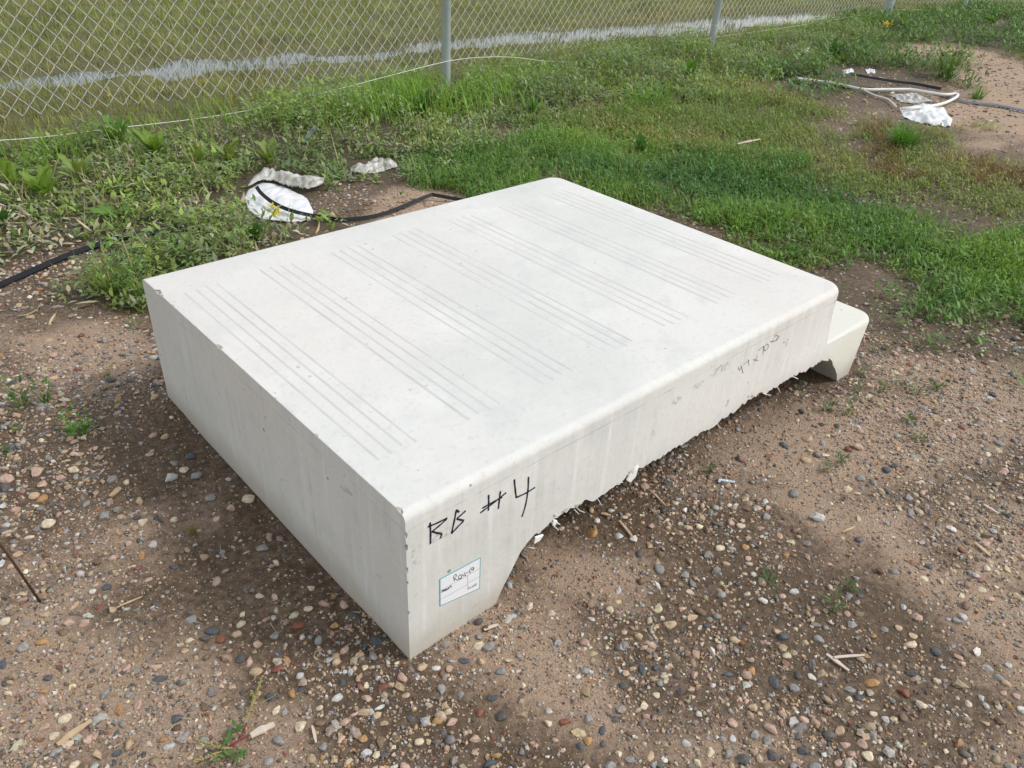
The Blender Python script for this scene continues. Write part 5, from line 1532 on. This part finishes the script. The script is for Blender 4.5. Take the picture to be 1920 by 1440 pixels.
ribbon3([gp(1462, 146, 0.01), gp(1485, 152, 0.02), gp(1506, 158, 0.02), gp(1570, 162, 0.01), gp(1640, 168, 0.01)], 0.03, 0.004, M_BLACK, 'black_tape', 'black tape lying along the left end of the white hose', 'tape', twist=[-0.5, -0.6])
ribbon3([gp(1555, 143, 0.02), gp(1600, 141, 0.02), gp(1626, 145, 0.02), gp(1680, 153, 0.02), gp(1715, 158, 0.02), gp(1764, 168, 0.02)], 0.024, 0.004, M_BLACK, 'black_tape', 'black tape behind the looped white hose', 'tape', twist=[-0.7, -0.6, -0.8])
ribbon3([gp(1255, 186, 0.03), gp(1290, 182, 0.03), gp(1345, 178, 0.03)], 0.02, 0.003, M_BLACK, 'black_tape', 'thin black tape in the turf above the knotweed', 'tape', twist=[-0.6, -0.6])
ribbon3([gp(1742, 170, 0.02), gp(1790, 186, 0.015), gp(1822, 193, 0.015), gp(1866, 198, 0.015), gp(1920, 208, 0.015), gp(2060, 240, 0.012)], 0.038, 0.004, M_BLUE, 'blue_strap', 'flat blue-grey strap running off the right edge over bare sand', 'strap', twist=[-0.15, -0.2])

def hose(pts, rad, mat, name, label, cat):
    P3 = smooth_path([gp(*p) for p in pts], 7)
    v, f = tube(P3, rad, 10)
    o = obj(name, np_mesh(name, v, f, mat)); tag(o, label, cat); return o
hose([(1495, 147, .02), (1530, 151, .02), (1565, 156, .02), (1618, 167, .025), (1665, 169, .025), (1707, 169, .03), (1740, 175, .03), (1772, 179, .03), (1792, 177, .03), (1795, 181, .03), (1786, 187, .03), (1765, 196, .03), (1735, 201, .03), (1708, 203, .03), (1690, 204, .02)],
     0.0115, M_HOSE, 'white_hose', 'white hose looped on the ground at the upper right', 'hose')
hose([(1618, 168, .02), (1640, 178, .02), (1665, 186, .02), (1680, 200, .02)], 0.0065, M_HOSE, 'white_rope', 'thin white cord branching from the looped hose', 'cord')

# bolt
g = ground_at(1349, 898, 0.008); g2 = ground_at(1377, 902, 0.007)
bolt = empty('bolt', tuple(g)); tag(bolt, 'shiny zinc-plated hex bolt lying on the gravel right of the slab', 'bolt')
ax = Vector(g2 - g); L = ax.length; bolt.rotation_euler = ax.to_track_quat('X', 'Z').to_euler()
bolt.location.z += float(height(g[0], g[1]))
b = bmesh.new()
rings = []
for (xx, rr) in ((-0.004, 0.0082), (-0.003, 0.0092), (0.0025, 0.0092), (0.003, 0.0088)):
    rings.append([b.verts.new((xx, rr * math.cos(t), rr * math.sin(t))) for t in np.linspace(0, 2 * math.pi, 7)[:-1]])
for i in range(3):
    for j in range(6): b.faces.new((rings[i][j], rings[i][(j + 1) % 6], rings[i + 1][(j + 1) % 6], rings[i + 1][j]))
b.faces.new(rings[0][::-1]); b.faces.new(rings[-1])
bmesh.ops.recalc_face_normals(b, faces=b.faces)
obj('bolt_head', bm_mesh('bolt_head', b, M_BOLT), bolt)
pts = [(0.003, 0, 0)]; rd = [0.0050]
xx = 0.003
while xx < L * 0.45: xx += 0.004; pts.append((xx, 0, 0)); rd.append(0.0050)
while xx < L: 
    for q in (0.0050, 0.0043): xx += 0.0008; pts.append((xx, 0, 0)); rd.append(q)
v, f = tube(pts, np.array(rd), 14)
obj('bolt_shank', np_mesh('bolt_shank', v, f, M_BOLT), bolt)

# wood splinters and twigs
def splinter(a, bb, wpx, mat, name, label, cat, z=0.006, lift=0.0, group=None):
    A, B = np.array(gp(*a, z)), np.array(gp(*bb, z + lift))
    d = B - A; Ln = np.linalg.norm(d); w = wpx * scale_at(A)
    r = random.Random(int(a[0] * 3 + a[1]))
    ks = 7; V = []
    for i in range(ks):
        t = i / (ks - 1)
        ww = w / 2 * (1 - 0.55 * abs(t - 0.45) * 2 ** 0.5) * r.uniform(0.85, 1.15)
        for (p, q) in ((-1, -0.35), (1, -0.35), (1, 0.35), (-1, 0.35)):
            V.append((t * Ln, p * ww + 0.06 * w * math.sin(5 * t), q * ww * r.uniform(0.8, 1.2)))
    q = [(4 * i + j, 4 * i + (j + 1) % 4, 4 * i + 4 + (j + 1) % 4, 4 * i + 4 + j) for i in range(ks - 1) for j in range(4)]
    f = [np.array(q + [(3, 2, 1, 0), (4 * ks - 4, 4 * ks - 3, 4 * ks - 2, 4 * ks - 1)])]
    o = obj(name, np_mesh(name, np.array(V), f, mat, smooth=False)); o.location = tuple(A)
    o.rotation_euler = Vector(d).to_track_quat('X', 'Z').to_euler()
    tag(o, label, cat, group)
GS = 'wood splinters and twigs on the gravel'
splinter((108, 1397), (171, 1350), 12, M_WOOD, 'wood_splinter', 'long tan wood splinter on the dry sand at the lower left', 'wood splinter', group=GS)
splinter((470, 1377), (514, 1354), 15, M_PALEWOOD, 'wood_splinter', 'broad pale wood chip beside the red-stemmed weed', 'wood splinter', 0.012, group=GS)
splinter((219, 1141), (267, 1120), 4, M_WOOD, 'twig', 'thin crooked twig on the wet mud at the left', 'twig', group=GS)
splinter((585, 1358), (593, 1390), 6, M_PALEWOOD, 'wood_splinter', 'short grey splinter right of the cream blocky pebble', 'wood splinter', group=GS)
splinter((1550, 1226), (1593, 1255), 8, M_PALEWOOD, 'wood_splinter', 'lower of two pinkish splinters crossing in the lower right gravel', 'wood splinter', group=GS)
splinter((1565, 1231), (1622, 1226), 6, M_PALEWOOD, 'wood_splinter', 'upper of two pinkish splinters crossing in the lower right gravel', 'wood splinter', 0.011, group=GS)
splinter((1845, 945), (1874, 962), 5, M_PALEWOOD, 'wood_splinter', 'pale splinter on the mud near the right edge', 'wood splinter', group=GS)
splinter((1828, 1019), (1856, 1043), 7, M_WOOD, 'wood_splinter', 'tan splinter on the sand by the right edge below the pale one', 'wood splinter', group=GS)
splinter((1581, 998), (1603, 988), 4, M_WOOD, 'twig', 'short straw-like twig right of the long pale grey stone', 'twig', group=GS)
splinter((1162, 974), (1190, 1008), 5, M_WOOD, 'twig', 'brown twig lying right of the bright orange pebble', 'twig', group=GS)
splinter((1220, 917), (1247, 944), 4, M_WOOD, 'twig', 'tan twig near the slab edge below the torn white flake', 'twig', group=GS)
splinter((1128, 960), (1146, 964), 6, M_WOOD, 'wood_splinter', 'small tan wood chip under the slab\'s broken edge', 'wood splinter', group=GS)
splinter((1382, 272), (1426, 262), 5, M_PALEWOOD, 'twig', 'bleached root lying on the olive turf behind the slab', 'twig', 0.05, group=GS)
splinter((908, 1178), (934, 1168), 7, M_PALEWOOD, 'wood_splinter', 'pale green-grey splinter just right of the slab\'s nearest foot', 'wood splinter', group=GS)

# thin rusty rod stuck in the ground at the left edge
A = np.array(gp(79, 1134, -0.01)); B = at_depth(-60, 940, A + np.array([-0.05, 0.02, 0]))
v, f = tube([A, A * 0.5 + B * 0.5 + np.array([0.002, 0, 0.003]), B], 0.0026, 7)
o = obj('rusty_rod', np_mesh('rusty_rod', v, f, M_RUST)); tag(o, 'thin rusty rod stuck into the mud at the left edge', 'rod')
tot = sum(len(o.data.polygons) for o in bpy.data.objects if o.type == 'MESH' and o.data.users == 1)
print('objects', len(bpy.data.objects), 'unique polys', tot)
